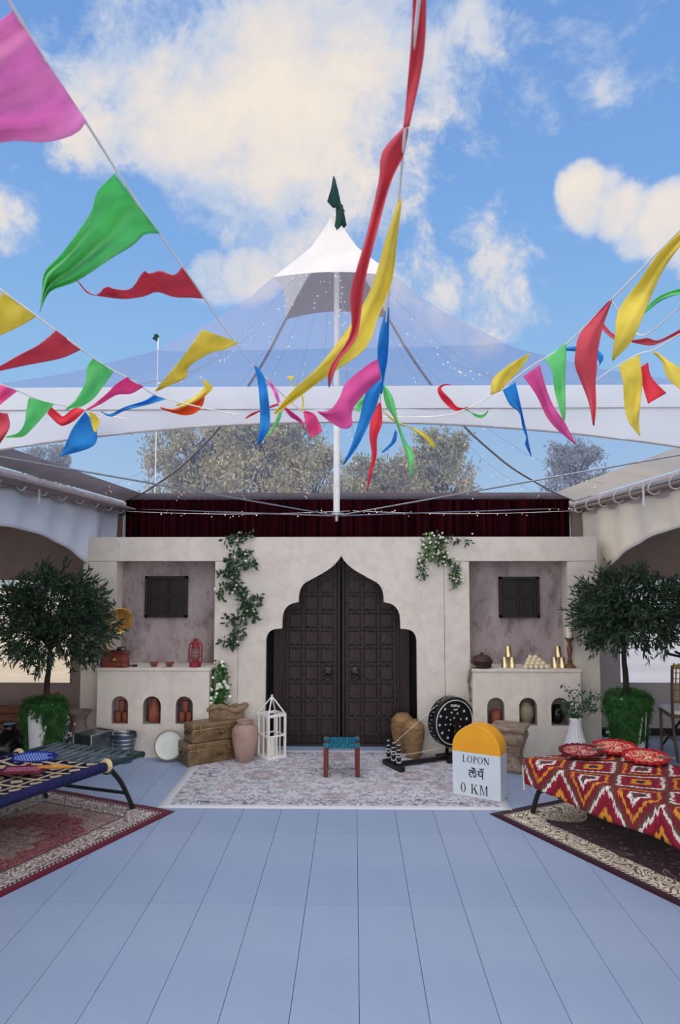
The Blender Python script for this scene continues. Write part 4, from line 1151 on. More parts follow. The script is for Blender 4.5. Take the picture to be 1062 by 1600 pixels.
# tin chest
tb = thing('tin_chest', 'square galvanised tin chest with raised edges beside the bucket', 'chest', (P(145, 1172, 7.05).x, 7.05, 0), math.radians(-28))
part('body', MB().box((0, 0, .16), (.25, .27, .32)), M['galv'], tb, bevel=.006)
ed = MB()
for sx in (-1, 1):
    for sy in (-1, 1): ed.box((sx * .125, sy * .135, .16), (.016, .016, .322))
    ed.box((sx * .125, 0, .322), (.018, .28, .016)); ed.box((0, sx * .135, .322), (.26, .018, .016))
part('edging', ed, M['alu'], tb, bevel=.003)
# tall flared urn
uw = P(127, 1150, 7.32)
single(part('flared_urn', MB().lathe([(.10, 0), (.105, .01), (.135, .08), (.14, .15), (.105, .24), (.075, .32), (.072, .38), (.085, .42), (.13, .46), (.135, .472), (.125, .475), (.075, .42), (.06, .36), (.001, .33)], 30, cap=False), M['greyclay'], None, smooth=60, loc=(uw.x - .02, 7.30, 0)),
       'tall grey brown urn with a wide flared rim behind the tin chest', 'urn')
# dried flower branch in a small pot behind the planter
fb = thing('flowering_branch', 'twiggy branch with pale and red blossoms behind the mossy planter, at the urn', 'branch', P(103, 1178, 7.2).copy())
an = Vector(fb.location); an.z = 0; fb.location = an
lf = MB(); sm = MB(); bl = MB(); b2 = MB()
paths = [[P(a, c, 7.2) - an for a, c in pth] for pth in ([(104, 1172), (108, 1140), (106, 1110), (103, 1092)], [(104, 1172), (100, 1135), (104, 1115)], [(104, 1172), (110, 1150), (110, 1125)], [(104, 1172), (101, 1120), (92, 1085), (84, 1084)])]
for p in paths[:3]: sprigs(lf, sm, [p], 8, .02, .01, .03, .004, 0, bl, 9, .012)
sprigs(lf, sm, [paths[3]], 4, .02, .01, .02, .003, 0, b2, 0, .01)
for q in range(16): b2.ball(P(R.uniform(80, 97), R.uniform(1082, 1088), 7.15) - an, .010, 6, 4)
part('twigs', sm, M['stem'], fb, kind='stuff'); part('leaves', lf, M['stem'], fb, smooth=0, kind='stuff'); part('blossoms', bl, M['bloom'], fb, kind='stuff'); part('red_blossoms', b2, M['redmetal'], fb, kind='stuff', label='small red blossoms at the tip')
part('pot', MB().lathe([(.05, 0), (.07, .05), (.07, .12), (.05, .16), (.058, .175), (.05, .175), (.04, .15), (.001, .02)], 18, cap=False), M['claypink'], fb)
# dark bag and rolled blankets at the picture's left edge
bgp = P(14, 1178, 7.3)
bm = MB().lathe([(.17, 0), (.2, .05), (.2, .15), (.16, .23), (.08, .27), (.05, .30), (.07, .34), (.001, .33)], 36, cap=False)
for p in bm.v:
    a = math.atan2(p.y, p.x); d = 1 + .09 * math.sin(5 * a + p.z * 20) + .05 * math.sin(9 * a - p.z * 33); p.x *= d; p.y *= d
single(part('plastic_sack', bm, M['blackplastic'], None, smooth=180, loc=(bgp.x, 7.3, 0)), 'crumpled glossy black plastic sack on the floor below the window', 'sack')
for i, (z, lab) in enumerate(((.05, 'bottom'), (.15, 'middle'), (.25, 'upper'), (.34, 'topmost'))):
    rb = MB().lathe([(.001, -.45), (.045, -.45), (.05, -.44), (.05, .44), (.045, .45), (.001, .45)], 16, (0, 0, 0), Matrix.Rotation(PI / 2, 4, 'Y'))
    single(part('rolled_blanket', rb, M['redstripe'], None, loc=(P(-2, 1140, 8.0).x - .12, 8.0, z)), '%s of four rolled red brown striped blankets piled below the window' % lab, 'blanket', 'rolled blankets below the window')

# ================================================================ potted olive trees
def olive(base, moss_w, moss_top, crown_c, crown_r, trunk_lean, label, seed, notch=None):
    global R
    R = random.Random(seed)
    t = thing('potted_olive_tree', label, 'tree', base, 0, 'olive trees in mossy planters')
    hp = moss_top - .03
    part('planter', MB().lathe([(.115, 0), (.12, .01), (.175, hp - .02), (.18, hp), (.165, hp), (.16, hp - .04), (.001, hp - .04)], 4 * 8, cap=False), M['planter'], t)
    # moss cap and hanging skirt
    ms = MB()
    nA = 56
    def mfn(u, v):
        a = 2 * PI * u + PI / 2
        drop = hp * (.78 + .14 * math.sin(3 * a + seed) + .08 * math.sin(7 * a))
        if notch:
            dd = math.atan2(math.sin(a - notch[0]), math.cos(a - notch[0]))
            if abs(dd) < notch[1]: drop *= .30
        if v < .25:
            r = .192 * (v / .25) + .001; z = hp + .03 - .02 * (v / .25) ** 2
        else:
            q = (v - .25) / .75
            r = .192 + .022 * math.sin(PI * min(1, q * 2.2)) - .045 * q + .012 * math.sin(9 * a + 5 * q)
            z = hp + .01 - drop * q
        r *= 1 + .05 * math.sin(13 * a + 9 * v) * min(1, v * 4)
        return (r * math.cos(a), r * math.sin(a), z + .008 * math.sin(17 * a + 20 * v))
    ms.grid(mfn, nA, 26)
    part('moss', ms, M['moss'], t, smooth=180)
    st = MB()
    for q in range(2600):
        u = R.random(); v = R.uniform(.02, .97)
        p = Vector(mfn(u, v)); a = 2 * PI * u + PI / 2
        o = Vector((math.cos(a), math.sin(a), 0))
        d = o * R.uniform(.2, .7) + Vector((R.gauss(0, .3), R.gauss(0, .3), (-.9 if v > .25 else .5) + R.gauss(0, .3)))
        st.leaf(p, d, R.uniform(.03, .065), .006)
    part('moss_strands', st, M['mossstrand'], t, smooth=0, kind='stuff')
    cc = Vector(crown_c) - Vector(base)
    tr = catmull([(trunk_lean * .3, 0, hp - .1), (trunk_lean * .5, .0, hp + .2), (trunk_lean * .8, cc.y * .5, (hp + cc.z - crown_r[2] * .6) / 2), (trunk_lean + cc.x * .12, cc.y, cc.z - crown_r[2] * .75)], 5)
    part('trunk', MB().tube(tr, [.030 - .010 * i / len(tr) for i in range(len(tr))], 10), M['bark'], t, smooth=180)
    top = tr[-1]
    br = MB(); tips = []
    for q in range(34):
        a = R.uniform(0, 2 * PI); el = R.uniform(-.35, 1.25)
        d = Vector((math.cos(a) * math.cos(el), math.sin(a) * math.cos(el), math.sin(el)))
        tip = cc + Vector((d.x * crown_r[0], d.y * crown_r[1], d.z * crown_r[2])) * R.uniform(.72, .92) + Vector((0, 0, .0))
        pts = catmull([top - Vector((0, 0, .02)), top.lerp(tip, .45) + Vector((R.gauss(0, .03), R.gauss(0, .03), R.gauss(0, .03))), tip], 4)
        br.tube(pts, [.010 * (1 - i / len(pts)) + .002 for i in range(len(pts))], 5)
        tips.append((pts, d))
    part('branches', br, M['bark'], t, smooth=180)
    lf = MB()
    def leafat(p, d):
        lf.leaf(p, d, R.uniform(.06, .095), R.uniform(.014, .021))
    for pts, d in tips:
        for q in range(80):
            i = R.randrange(len(pts) // 3, len(pts)); p = pts[i] + Vector((R.gauss(0, .05), R.gauss(0, .05), R.gauss(0, .04)))
            leafat(p, d + Vector((R.gauss(0, .8), R.gauss(0, .8), R.gauss(0, .8))))
    for q in range(420):       # twigs of leaves over the outside of the crown
        a = R.uniform(0, 2 * PI); z = R.uniform(-.95, 1); rr = math.sqrt(max(0, 1 - z * z))
        lump = 1 + .12 * math.sin(3 * a + z * 4 + seed) + .08 * math.sin(7 * a - z * 6)
        p = cc + Vector((rr * math.cos(a) * crown_r[0], rr * math.sin(a) * crown_r[1], z * crown_r[2])) * lump * R.uniform(.72, .98)
        d = Vector((rr * math.cos(a), rr * math.sin(a), z * .6 + R.gauss(0, .35))).normalized()
        if z < -.5: d = (d + Vector((0, 0, -.7))).normalized()
        for k in range(15):
            pp = p + d * (k * .011) + Vector((R.gauss(0, .01), R.gauss(0, .01), R.gauss(0, .01)))
            leafat(pp, d * .9 + Vector((R.gauss(0, .6), R.gauss(0, .6), R.gauss(0, .6))))
    for p_ in lf.v: p_.y = min(p_.y, 7.47 - base[1])
    part('foliage', lf, M['olive'], t, smooth=0, kind='stuff')
    R = random.Random(seed + 1)
    return t
bl_ = Vector((P(68, 1170, 6.85).x, 6.85, 0))
olive(bl_, 0, P(70, 1092, 6.85).z, P(82, 964, 6.85), (.50, .44, .39), .03, 'potted olive tree with mossy white planter beside the gramophone counter', 3, (-PI / 2 - .24, .48))
br_ = Vector((P(983, 1170, 6.9).x, 6.9, 0))
olive(br_, 0, P(981, 1082, 6.9).z, P(984, 951, 6.9), (.46, .44, .31), -.03, 'potted olive tree with mossy white planter beside the bamboo chair', 8, (-.68, .26))

# ================================================================ right hand floor things
# tan clay pots
tp_ = [(.07, 0), (.075, .008), (.085, .06), (.11, .18), (.118, .26), (.11, .315), (.085, .35), (.07, .358), (.066, .37), (.06, .372), (.055, .355), (.001, .33)]
for px, py, Y, s_, lab in ((645.5, 1170, 7.38, 1.0, 'tan clay pot with rounded shoulder in front of its twin by the door'), (629, 1163, 7.62, 1.06, 'tan clay pot half hidden behind its twin at the door edge')):
    t = thing('tan_pot', lab, 'pot', (P(px, py, Y).x, Y, .008 if Y < 7.5 else 0), 0, 'tan clay pots by the door')
    part('body', MB().lathe([(r * s_, z * s_) for r, z in tp_], 28, cap=False), M['claytan'], t, smooth=60)
    part('shoulder_ridge', MB().tube([(.112 * s_ * math.cos(a), .112 * s_ * math.sin(a), .305 * s_ + .004 * math.sin(2 * a)) for a in [2 * PI * i / 30 for i in range(30)]], .006, 6, closed=True), M['claytan'], t)
# spinning wheel
wc = P(705, 1127, 7.30)
axd = Vector((math.cos(.47), math.sin(.47), 0))
sw = thing('spinning_wheel', 'black lacquered spinning wheel with silver dots and long spindle base', 'spinning wheel', (wc.x, 7.30, .008), .47)
RW = .248
zc = wc.z - .008
rx = Matrix.Rotation(PI / 2, 4, 'X')
part('wheel_disc', MB().lathe([(.001, -.03), (RW - .03, -.03), (RW - .03, .03), (.001, .03)], 48, (0, 0, zc), rx), M['black'], sw)
part('wheel_rim', MB().lathe([(RW - .035, -.055), (RW - .004, -.055), (RW, -.05), (RW, .05), (RW - .004, .055), (RW - .035, .055), (RW - .035, -.055)], 56, (0, 0, zc), rx, cap=False), M['black'], sw)
part('rim_inlay', MB().tube([((RW - .03) * math.cos(a), -.057, zc + (RW - .03) * math.sin(a)) for a in [2 * PI * i / 56 for i in range(56)]], .006, 5, closed=True), M['silver'], sw)
dots = MB()
def dot(r, a, s_): dots.lathe([(.001, 0), (s_, 0), (s_, .004), (.001, .006)], 8, (r * math.cos(a), -.030, zc + r * math.sin(a)), rx)
for i in range(12): dot(.165, 2 * PI * i / 12 + .1, .014)
for i in range(8): dot(.095, 2 * PI * i / 8 + .2, .010)
for i in range(5): dot(.04, 2 * PI * i / 5, .009)
dots.box((.03, -.033, zc + .12), (.045, .006, .012)); dots.box((.02, -.033, zc + .16), (.05, .006, .022)); dots.box((.03, -.033, zc - .14), (.035, .006, .012))
part('silver_dots', dots, M['silver'], sw)
rimd = MB()
for i in range(40):
    a = 2 * PI * i / 40; rimd.box(((RW - .001) * math.cos(a), .012 * (-1) ** i, zc + (RW - .001) * math.sin(a)), (.005, .03, .005), 0)
part('rim_marks', rimd, M['silver'], sw)
part('hub', MB().lathe([(.03, -.075), (.03, .075)], 16, (0, 0, zc), rx).lathe([(.012, -.10), (.012, .10)], 12, (0, 0, zc), rx), M['black'], sw)
fm = MB(); fm.box((0, 0, .014), (.10, .26, .028)); fm.box((-.02, -.10, .02), (.20, .04, .04)); fm.box((-.02, .10, .02), (.20, .04, .04))
for q in (-1, 1): fm.box((0, q * .085, zc / 2), (.035, .018, zc))
part('wheel_stand', fm, M['black'], sw, bevel=.003)
part('long_bar', MB().box((-.36, -.0, .030), (.62, .045, .035)), M['black'], sw, bevel=.003)
part('end_bar', MB().box((-.68, 0, .022), (.06, .34, .044)), M['black'], sw, bevel=.004)
for q in (-.105, -.005, .095):
    pp = [(.024, 0), (.024, .03), (.014, .036), (.020, .05), (.024, .07), (.014, .085), (.012, .10), (.022, .115), (.022, .14), (.012, .15), (.018, .165), (.020, .18), (.010, .195), (.012, .205), (.001, .212)]
    po = part('spindle_post', MB().lathe(pp, 14, (-.68, q, .044)), M['black'], sw)
    for z, r in ((.033, .0245), (.085, .0175), (.115, .0235), (.15, .016), (.195, .0135)): part('silver_band', MB().lathe([(r, z - .004), (r + .001, z), (r, z + .004)], 14, (-.68, q, .044)), M['silver'], po)
part('drive_string', MB().tube([(-.68, .0, .225), (-.10, -.0, zc + RW * .9)], .0018, 4).tube([(-.68, .0, .10), (-.02, 0, zc - RW)], .0018, 4), M['whitepaint'], sw)

# milestone -------------------------------------------------------------------
a0, a1 = G(707, 1242), G(782.5, 1255.5)
mang = math.atan2(a1.y - a0.y, a1.x - a0.x); mw = (a1 - a0).length
ms_ = thing('milestone', 'white milestone marker with rounded yellow top and dark lettering', 'milestone', (a0.x, a0.y, .008), mang)
mh = P(707, 1172, a0.y).z - .008; mh = mh
dpth = .17
def mtop(n=22):
    o = []
    for i in range(n + 1):
        a = PI * i / n; o.append((mw / 2 + mw / 2 * math.cos(a), mh + .03 + (mw * .47) * math.sin(a)))
    return o
part('base_block', MB().box((mw / 2, dpth / 2, mh / 2), (mw, dpth, mh)), M['milewhite'], ms_, bevel=.004)
part('yellow_cap', MB().prism([(0, mh), (mw, mh)] + mtop(), 0, dpth), M['mileyellow'], ms_, smooth=30, bevel=.004)
# lettering built as thin raised serif letters
def ell(cx, cy, rx_, ry_, a0_=0, a1_=2 * PI, n=22): return [(cx + rx_ * math.cos(a0_ + (a1_ - a0_) * i / n), cy + ry_ * math.sin(a0_ + (a1_ - a0_) * i / n)) for i in range(n + 1)]
def glyph(ch):
    Q = lambda x0, y0, x1, y1: [(x0, y0), (x1, y0), (x1, y1), (x0, y1)]
    ser = lambda x, y, w_=.17: Q(x - w_, y, x + w_, y + .035)
    def ring(cx, cy, rx1, ry1, rx2, ry2, a=0, c=2 * PI):
        o = ell(cx, cy, rx1, ry1, a, c); i = ell(cx, cy, rx2, ry2, a, c)
        return [[o[k], o[k + 1], i[k + 1], i[k]] for k in range(len(o) - 1)]
    if ch == 'L': return [Q(.12, 0, .24, 1), ser(.18, 0), ser(.18, .965), Q(.18, 0, .62, .05), [(.56, .05), (.62, .05), (.66, .26), (.635, .26)]], .72
    if ch in 'O': return ring(.42, .5, .40, .52, .27, .475), .86
    if ch == '0': return ring(.30, .5, .28, .52, .165, .475), .62
    if ch == 'P': return [Q(.12, 0, .24, 1), ser(.18, 0), ser(.18, .965, .16)] + ring(.26, .735, .34, .27, .22, .225, -PI / 2, PI / 2) , .66
    if ch == 'N': return [Q(.14, 0, .19, 1), ser(.165, 0, .14), [(.04, 1), (.20, 1), (.80, 0), (.72, 0)], [(.16, 1), (.28, 1), (.80, .10), (.80, 0), (.70, 0)], Q(.75, 0, .80, 1), ser(.775, .965, .14)], .92
    if ch == 'K': return [Q(.12, 0, .24, 1), ser(.18, 0), ser(.18, .965), [(.24, .40), (.30, .40), (.70, .97), (.62, .97)], [(.36, .56), (.48, .62), (.80, .0), (.64, .0)], ser(.66, .965, .15), ser(.72, 0, .17)], .90
    if ch == 'M': return [Q(.15, 0, .20, 1), ser(.175, 0, .14), Q(.04, .965, .24, 1), [(.18, 1), (.30, 1), (.58, .06), (.53, 0)], [(.80, 1), (.84, 1), (.56, 0), (.52, 0)], Q(.80, 0, .92, 1), ser(.86, 0, .17), Q(.82, .965, 1.02, 1)], 1.08
    return [], .4
def word(txt, h, cx, z0, name, lab):
    adv = []; tot = 0
    for ch in txt: q, w_ = glyph(ch); adv.append((q, tot)); tot += w_ + .06
    m_ = MB()
    for q, off in adv:
        for poly in q:
            pts = [(cx + (x + off - tot / 2) * h, z0 + z * h) for x, z in poly]
            ar = sum(pts[i][0] * pts[(i + 1) % len(pts)][1] - pts[(i + 1) % len(pts)][0] * pts[i][1] for i in range(len(pts)))
            if ar < 0: pts.reverse()
            m_.prism(pts, -.0022, .0004)
    part(name, m_, M['ink'], ms_, smooth=0, label=lab)
word('LOPON', .056, mw * .50, mh - .082, 'lettering', 'dark serif lettering LOPON')
word('0 KM', .078, mw * .47, mh - .335, 'lettering', 'dark serif lettering 0 KM')
# Gurmukhi line, drawn as strokes
gs = MB(); gh = .085; gx = mw * .53; gz = mh - .205
def stroke(pts, r_=.0045):
    q = catmull([Vector((gx + x * gh, -.0012, gz + z * gh)) for x, z in pts], 5)
    gs.tube([Vector((p.x, -.0012, p.z)) for p in q], r_, 6)
stroke([(-.92, .70), (-.10, .70)]); stroke([(.02, .70), (.62, .70)])                     # head lines
stroke([(-.50, .70), (-.50, .42), (-.66, .56), (-.84, .44), (-.84, .22), (-.70, .12)])   # lalla: left loop
stroke([(-.50, .42), (-.34, .56), (-.18, .44), (-.16, .24), (-.26, .10), (-.40, .16), (-.36, .30)])
stroke([(-.70, .12), (-.56, .04)])
stroke([(.10, .70), (.10, .36), (.22, .26), (.40, .30), (.52, .42)]); stroke([(.52, .70), (.52, .0)]); stroke([(.10, .50), (.28, .46)])   # pappa
stroke([(-.62, .98), (-.46, .90), (-.30, .80)]); stroke([(-.42, 1.02), (-.34, .92), (-.2, .86)])                                        # hora marks
stroke([(.22, .98), (.36, .90), (.50, .80)]); stroke([(.44, 1.04), (.54, .94), (.64, .92)]); stroke([(.66, 1.06), (.68, 1.05)], .006)
part('lettering', gs, M['ink'], ms_, label='line of Gurmukhi script')

# carved pedestal
cpd = G(783, 1187)
pd = thing('carved_pedestal', 'grey carved wooden pedestal stool with curved sides behind the milestone', 'pedestal', (1.50, 7.0, 0), mang + .12)
def sqlathe(prof, rot=PI / 4):
    m_ = MB().lathe([(r * 1.414, z) for r, z in prof], 4, (0, 0, 0), Matrix.Rotation(rot, 4, 'Z')); return m_
part('top', sqlathe([(.165, .385), (.17, .39), (.17, .412), (.16, .42)]), M['carved'], pd, smooth=20, bevel=.004)
part('body', sqlathe([(.145, .0), (.15, .03), (.125, .07), (.105, .14), (.125, .22), (.155, .29), (.16, .33), (.14, .37), (.15, .385)]), M['carved'], pd, smooth=20, bevel=.005)
rl_ = MB()
for f in range(4):
    mt = Matrix.Rotation(PI / 2 * f, 4, 'Z')
    for q in range(4):
        for k_ in range(5):
            z = .17 + k_ * .038; x = (q - 1.5) * .055
            r0 = .117 + (z - .14) * .22
            rl_.add([mt @ Vector(p) for p in ((x - .02, -r0, z), (x, -r0 - .008, z - .014), (x + .02, -r0, z), (x, -r0 - .008, z + .014))], [(0, 1, 2, 3)])
part('carved_relief', rl_, M['carved'], pd, smooth=0)
# ribbed white vase with a leafy branch
vp = Vector((P(899, 1160, 6.95).x, 6.95, 0))
vs_ = thing('ribbed_vase', 'white ribbed bottle vase on the floor behind the patterned bed', 'vase', vp)
vz = P(899, 1121, 6.95).z
part('vessel', MB().lathe([(.09, 0), (.11, .01), (.135, .08), (.14, .13), (.125, .20), (.09, .28), (.058, vz - .10), (.05, vz - .04), (.056, vz), (.05, vz), (.042, vz - .04), (.001, vz - .06)], 96, cap=False, rib=(16, .035)), M['planter'], vs_, smooth=180)
lb_ = thing('leafy_branch', 'green leafy branches standing in the ribbed white vase', 'branch', vp + Vector((0, 0, vz - .05)))
lf = MB(); sm = MB(); an = vp + Vector((0, 0, vz - .05))
for pth in ([(899, 1124), (897, 1105), (893, 1085), (878, 1070)], [(899, 1124), (905, 1105), (903, 1085), (909, 1078)], [(900, 1124), (912, 1108), (922, 1100), (936, 1110)], [(900, 1124), (914, 1100), (925, 1086), (931, 1092)],
            [(899, 1124), (892, 1112), (889, 1100)], [(900, 1124), (910, 1112), (926, 1108)], [(899, 1122), (904, 1112), (912, 1098), (920, 1092)], [(899, 1122), (888, 1110), (884, 1098)], [(898, 1123), (886, 1114), (879, 1108)]):
    sprigs(lf, sm, [[P(a, c, 6.95) - an for a, c in pth]], 34, .042, .022, .035, .003, 0)
part('twigs', sm, M['stem'], lb_, kind='stuff'); part('leaves', lf, M['leaf'], lb_, smooth=0, kind='stuff')

# stool ---------------------------------------------------------------------
f0, f1 = G(507.5, 1215.5), G(559, 1214.5)
swd = f1.x - f0.x + .03
so = thing('woven_stool', 'low wooden stool with teal woven cord seat on the faded rug', 'stool', ((f0.x + f1.x) / 2, f0.y + .13, .008), .02)
zt = P(533, 1164, f0.y).z
for sx in (-1, 1):
    for sy in (-1, 1):
        part('leg', MB().box((sx * (swd / 2 - .02), sy * .12, (zt + .012) / 2), (.042, .042, zt + .012)), M['stoolwood'], so, bevel=.005)
        part('corner_wrap', MB().box((sx * (swd / 2 - .02), sy * .12, zt - .012), (.048, .048, .036)), M['teal'], so, bevel=.006)
w2 = swd / 2 - .04
fmb = MB()
for sy in (-1, 1): fmb.lathe([(.018, -w2), (.018, w2)], 12, (0, sy * .12, zt - .018), Matrix.Rotation(PI / 2, 4, 'Y'))
for sx in (-1, 1): fmb.lathe([(.018, -.10), (.018, .10)], 12, (sx * w2 * 1.03, 0, zt - .018), Matrix.Rotation(PI / 2, 4, 'X'))
part('seat_frame', fmb, M['teal2'], so)
n = 26
for i in range(n):
    x = -w2 + 2 * w2 * (i + .5) / n
    part('seat_cord', MB().tube([(x, -.142, zt - .036), (x + .004, -.14, zt - .004), (x + .012, -.06, zt - .002 - .010), (x + .014, .06, zt - .012), (x + .02, .14, zt - .004), (x + .02, .142, zt - .036)], .0055, 5), M['teal' if i % 3 else 'teal2'], so)
part('lower_rail', MB().box((0, .12, .10), (2 * w2, .02, .022)).box((-w2 - .02, 0, .12), (.02, .2, .022)).box((w2 + .02, 0, .12), (.02, .2, .022)), M['stoolwood'], so, bevel=.003) if False else None

# ================================================================ rugs
def rug(name, c, rz, hx, hy, mat, label, fringe=False):
    def fn(u, v):
        return ((2 * u - 1) * hx, (2 * v - 1) * hy, .007 + .0012 * math.sin(u * 23 + v * 11) * math.sin(v * 17))
    t = MB().grid(fn, 30, 40)
    o = part(name, t, M[mat], None, smooth=180, loc=(c[0], c[1], 0), rot=(0, 0, rz))
    md = o.modifiers.new('thickness', 'SOLIDIFY'); md.thickness = .006; md.offset = -1
    return single(o, label, 'rug')
ra, rb_ = G(245, 1263), G(798, 1263)
rug('faded_rug', ((ra.x + rb_.x) / 2, ra.y + .905), 0, (rb_.x - ra.x) / 2, .905, 'rug_center', 'large faded cream and blue rug under the teal stool in front of the door')
A = G(273, 1268.5); Bv = G(0, 1403); dl = (Bv - A); dl.z = 0; dl.normalize(); dw = Vector((dl.y, -dl.x, 0))
hx, hy = .70, 1.15
cl_ = A + dl * hy + dw * hx
lrz = math.atan2(dl.y, dl.x) + PI / 2
rug('maroon_rug', (cl_.x, cl_.y), lrz, hx, hy, 'rug_left', 'maroon persian rug with cream border under the string charpoy')
A2 = G(765, 1272.5); B2 = G(1062, 1417); dl2 = (B2 - A2); dl2.z = 0; dl2.normalize(); dw2 = Vector((-dl2.y, dl2.x, 0))
cr2 = A2 + dl2 * 1.2 + dw2 * .72
rrz = math.atan2(dl2.y, dl2.x) + PI / 2
rug('plum_rug', (cr2.x, cr2.y), rrz, .72, 1.2, 'rug_right', 'dark plum rug with cream scroll border under the patterned charpoy')

# ================================================================ charpoys
BZ = .425
# left: string charpoy
C1 = Zp(220, 1178.5, BZ); C2 = Zp(88, 1163.5, BZ)
e = Zp(0, 1252, BZ) - C1; e.z = 0; e.normalize()
wv_ = C2 - C1; wv_.z = 0; bw = wv_.length
ex = -e
bed = thing('string_charpoy', 'green metal charpoy bed with navy and cream woven webbing on the maroon rug', 'charpoy', (C1.x, C1.y, 0), math.atan2(e.y, e.x))
# local frame: x along the length (towards the camera), y across; which side is C2 on?
loc2 = Matrix.Rotation(-math.atan2(e.y, e.x), 3, 'Z') @ wv_
sy = 1 if loc2.y > 0 else -1
skx = loc2.x                                    # the end rail is not quite square to the sides
W_ = abs(loc2.y); LEN = 1.85
def bl(x, t, z): return (x + skx * t, sy * W_ * t, z)
part('end_rail', MB().tube([bl(0, -.03, BZ), bl(0, 1.03, BZ)], .024, 12), M['bedgreen'], bed)
part('end_rail', MB().tube([bl(LEN, -.03, BZ), bl(LEN, 1.03, BZ)], .024, 12), M['bedgreen'], bed)
for t in (0, 1):
    part('side_rail', MB().tube([bl(-.02, t, BZ), bl(.42, t, BZ)], .023, 12), M['bedgreen'], bed)
    mb = MB(); pts = []
    n = 60
    mb.tube([bl(.38 + (LEN - .42) * i / n, t, BZ - .006) for i in range(n + 1)], [.036 + .0025 * (i % 2) for i in range(n + 1)], 12)
    part('wrapped_rail', mb, M['navy'], bed, smooth=180)
    part('cord_knot', MB().lathe([(.026, -.018), (.050, -.016), (.054, 0), (.050, .016), (.026, .018)], 18, bl(.375, t, BZ), Matrix.Rotation(PI / 2, 4, 'Y')), M['creamcord'], bed)
part('cross_rope', MB().tube([bl(.40, .04, BZ - .004), bl(.41, .5, BZ - .016), bl(.40, .96, BZ - .004)], .011, 8), M['creamcord'], bed)
cb = MB(); n = 22
for i in range(n):
    t = (i + .5) / n; t2 = t + .02 * (1 if i % 2 else -1)
    cb.tube([bl(.0, t, BZ + .022), bl(.2, (t + t2) / 2, BZ + .008), bl(.40, t2, BZ - .004)], .0042, 5)
    cb.tube([bl(.0, t + .01, BZ - .022), bl(.2, t, BZ - .008), bl(.40, t2, BZ - .012)], .0035, 5)
part('tension_cords', cb, M['cordgrey'], bed)
def wf(u, v):
    x = .41 + (LEN - .46) * u; t = .02 + .96 * v
    return bl(x, t, BZ + .018 - .035 * math.sin(PI * v) ** .7 * math.sin(PI * min(1, u * 1.0 + .05)) ** .5)
part('woven_bed', MB().grid(wf, 40, 24), M['weave'], bed, smooth=180, solid=.012)
# bent legs with a cross tube
fa, fb_ = G(207, 1265), G(72, 1248)
toL = Matrix.Rotation(-math.atan2(e.y, e.x), 4, 'Z') @ Matrix.Translation((-C1.x, -C1.y, 0))
la, lb2 = toL @ fa, toL @ fb_
for foot, t, n_ in ((la, 0.02, 0), (lb2, .98, 1)):
    top = Vector(bl(.34, t, BZ - .02)); knee = top.lerp(foot, .35) + Vector((-.03, 0, .01))
    part('leg', MB().tube(catmull([top, knee, foot.lerp(top, .25) + Vector((-.02, 0, .01)), Vector((foot.x, foot.y, .012))], 5), .019, 10), M['bedblack'], bed, smooth=180)
    part('leg_bracket', MB().box((bl(.34, t, BZ - .035)), (.06, .05, .07)), M['bedgreen'], bed, bevel=.004)
m1 = la.lerp(Vector(bl(.34, .02, BZ)), .36) + Vector((-.022, 0, 0)); m2 = lb2.lerp(Vector(bl(.34, .98, BZ)), .36) + Vector((-.022, 0, 0))
part('leg_brace', MB().tube([m1, m2], .014, 8), M['bedblack'], bed)
for t in (.02, .98):
    part('leg', MB().tube(catmull([bl(LEN - .12, t, BZ - .02), bl(LEN - .06, t, .28), bl(LEN - .05, t, .012)], 5), .019, 10), M['bedblack'], bed, smooth=180)
def onbed(px, py, dz=0.0): p = Zp(px, py, BZ + .02); return Vector((p.x, p.y, BZ - .0 + dz))
# hand fans
def handfan(name, label, c, rz, rx_, ry_, face, rim, handle_c, hl, frill=0.0, tilt=0.0, group='woven hand fans lying on the beds', hside=1):
    t = thing(name, label, 'hand fan', c, rz, group)
    t.rotation_euler = (tilt, 0, rz)
    ff = MB().lathe([(.001, .006), (.5, .007), (.94, .003), (.94, -.003), (.5, -.005), (.001, -.005)], 40, (0, 0, 0), Matrix.Diagonal((rx_, ry_, 1, 1)), cap=False)
    part('fan_face', ff, M[face], t)
    n = 96; pts = []; rads = []
    for i in range(n):
        a = 2 * PI * i / n; w_ = 1 + frill * math.sin(i * 2.1)
        pts.append((rx_ * math.cos(a) * w_, ry_ * math.sin(a) * w_, .004 + frill * .10 * math.sin(i * 1.3)))
        rads.append(.008 + frill * .06 + frill * .04 * math.sin(i * 2.7))
    part('fan_rim', MB().tube(pts, rads, 6, closed=True), M[rim], t)
    hp_ = [(hside * rx_ * .6, 0, .012), (hside * rx_ * 1.0, 0, .012), (hside * (rx_ + hl), 0, .010)]
    part('handle', MB().tube(hp_, .010, 8), M[handle_c], t)
    return t
c = onbed(54, 1184, .022)
bdir = math.atan2(e.y, e.x)
bf = handfan('hand_fan', 'oval cobalt blue woven hand fan on the string charpoy', c, .18, .165, .075, 'bluefan', 'bluerim', 'bluerim', .015, .0, .25)
part('grip', MB().tube([(-.05, -.09, .0), (.02, -.11, -.004), (.10, -.125, -.012)], [.012, .016, .013], 10), M['yellowhandle'], bf, smooth=180, label='orange grip')
c = onbed(36, 1206, .034)
t = thing('hand_fan', 'rose woven hand fan with mustard handle on the string charpoy', 'hand fan', c, .10, 'woven hand fans lying on the beds')
part('fan_face', MB().box((0, 0, 0), (.26, .13, .010)), M['rosefan'], t, bevel=.004)
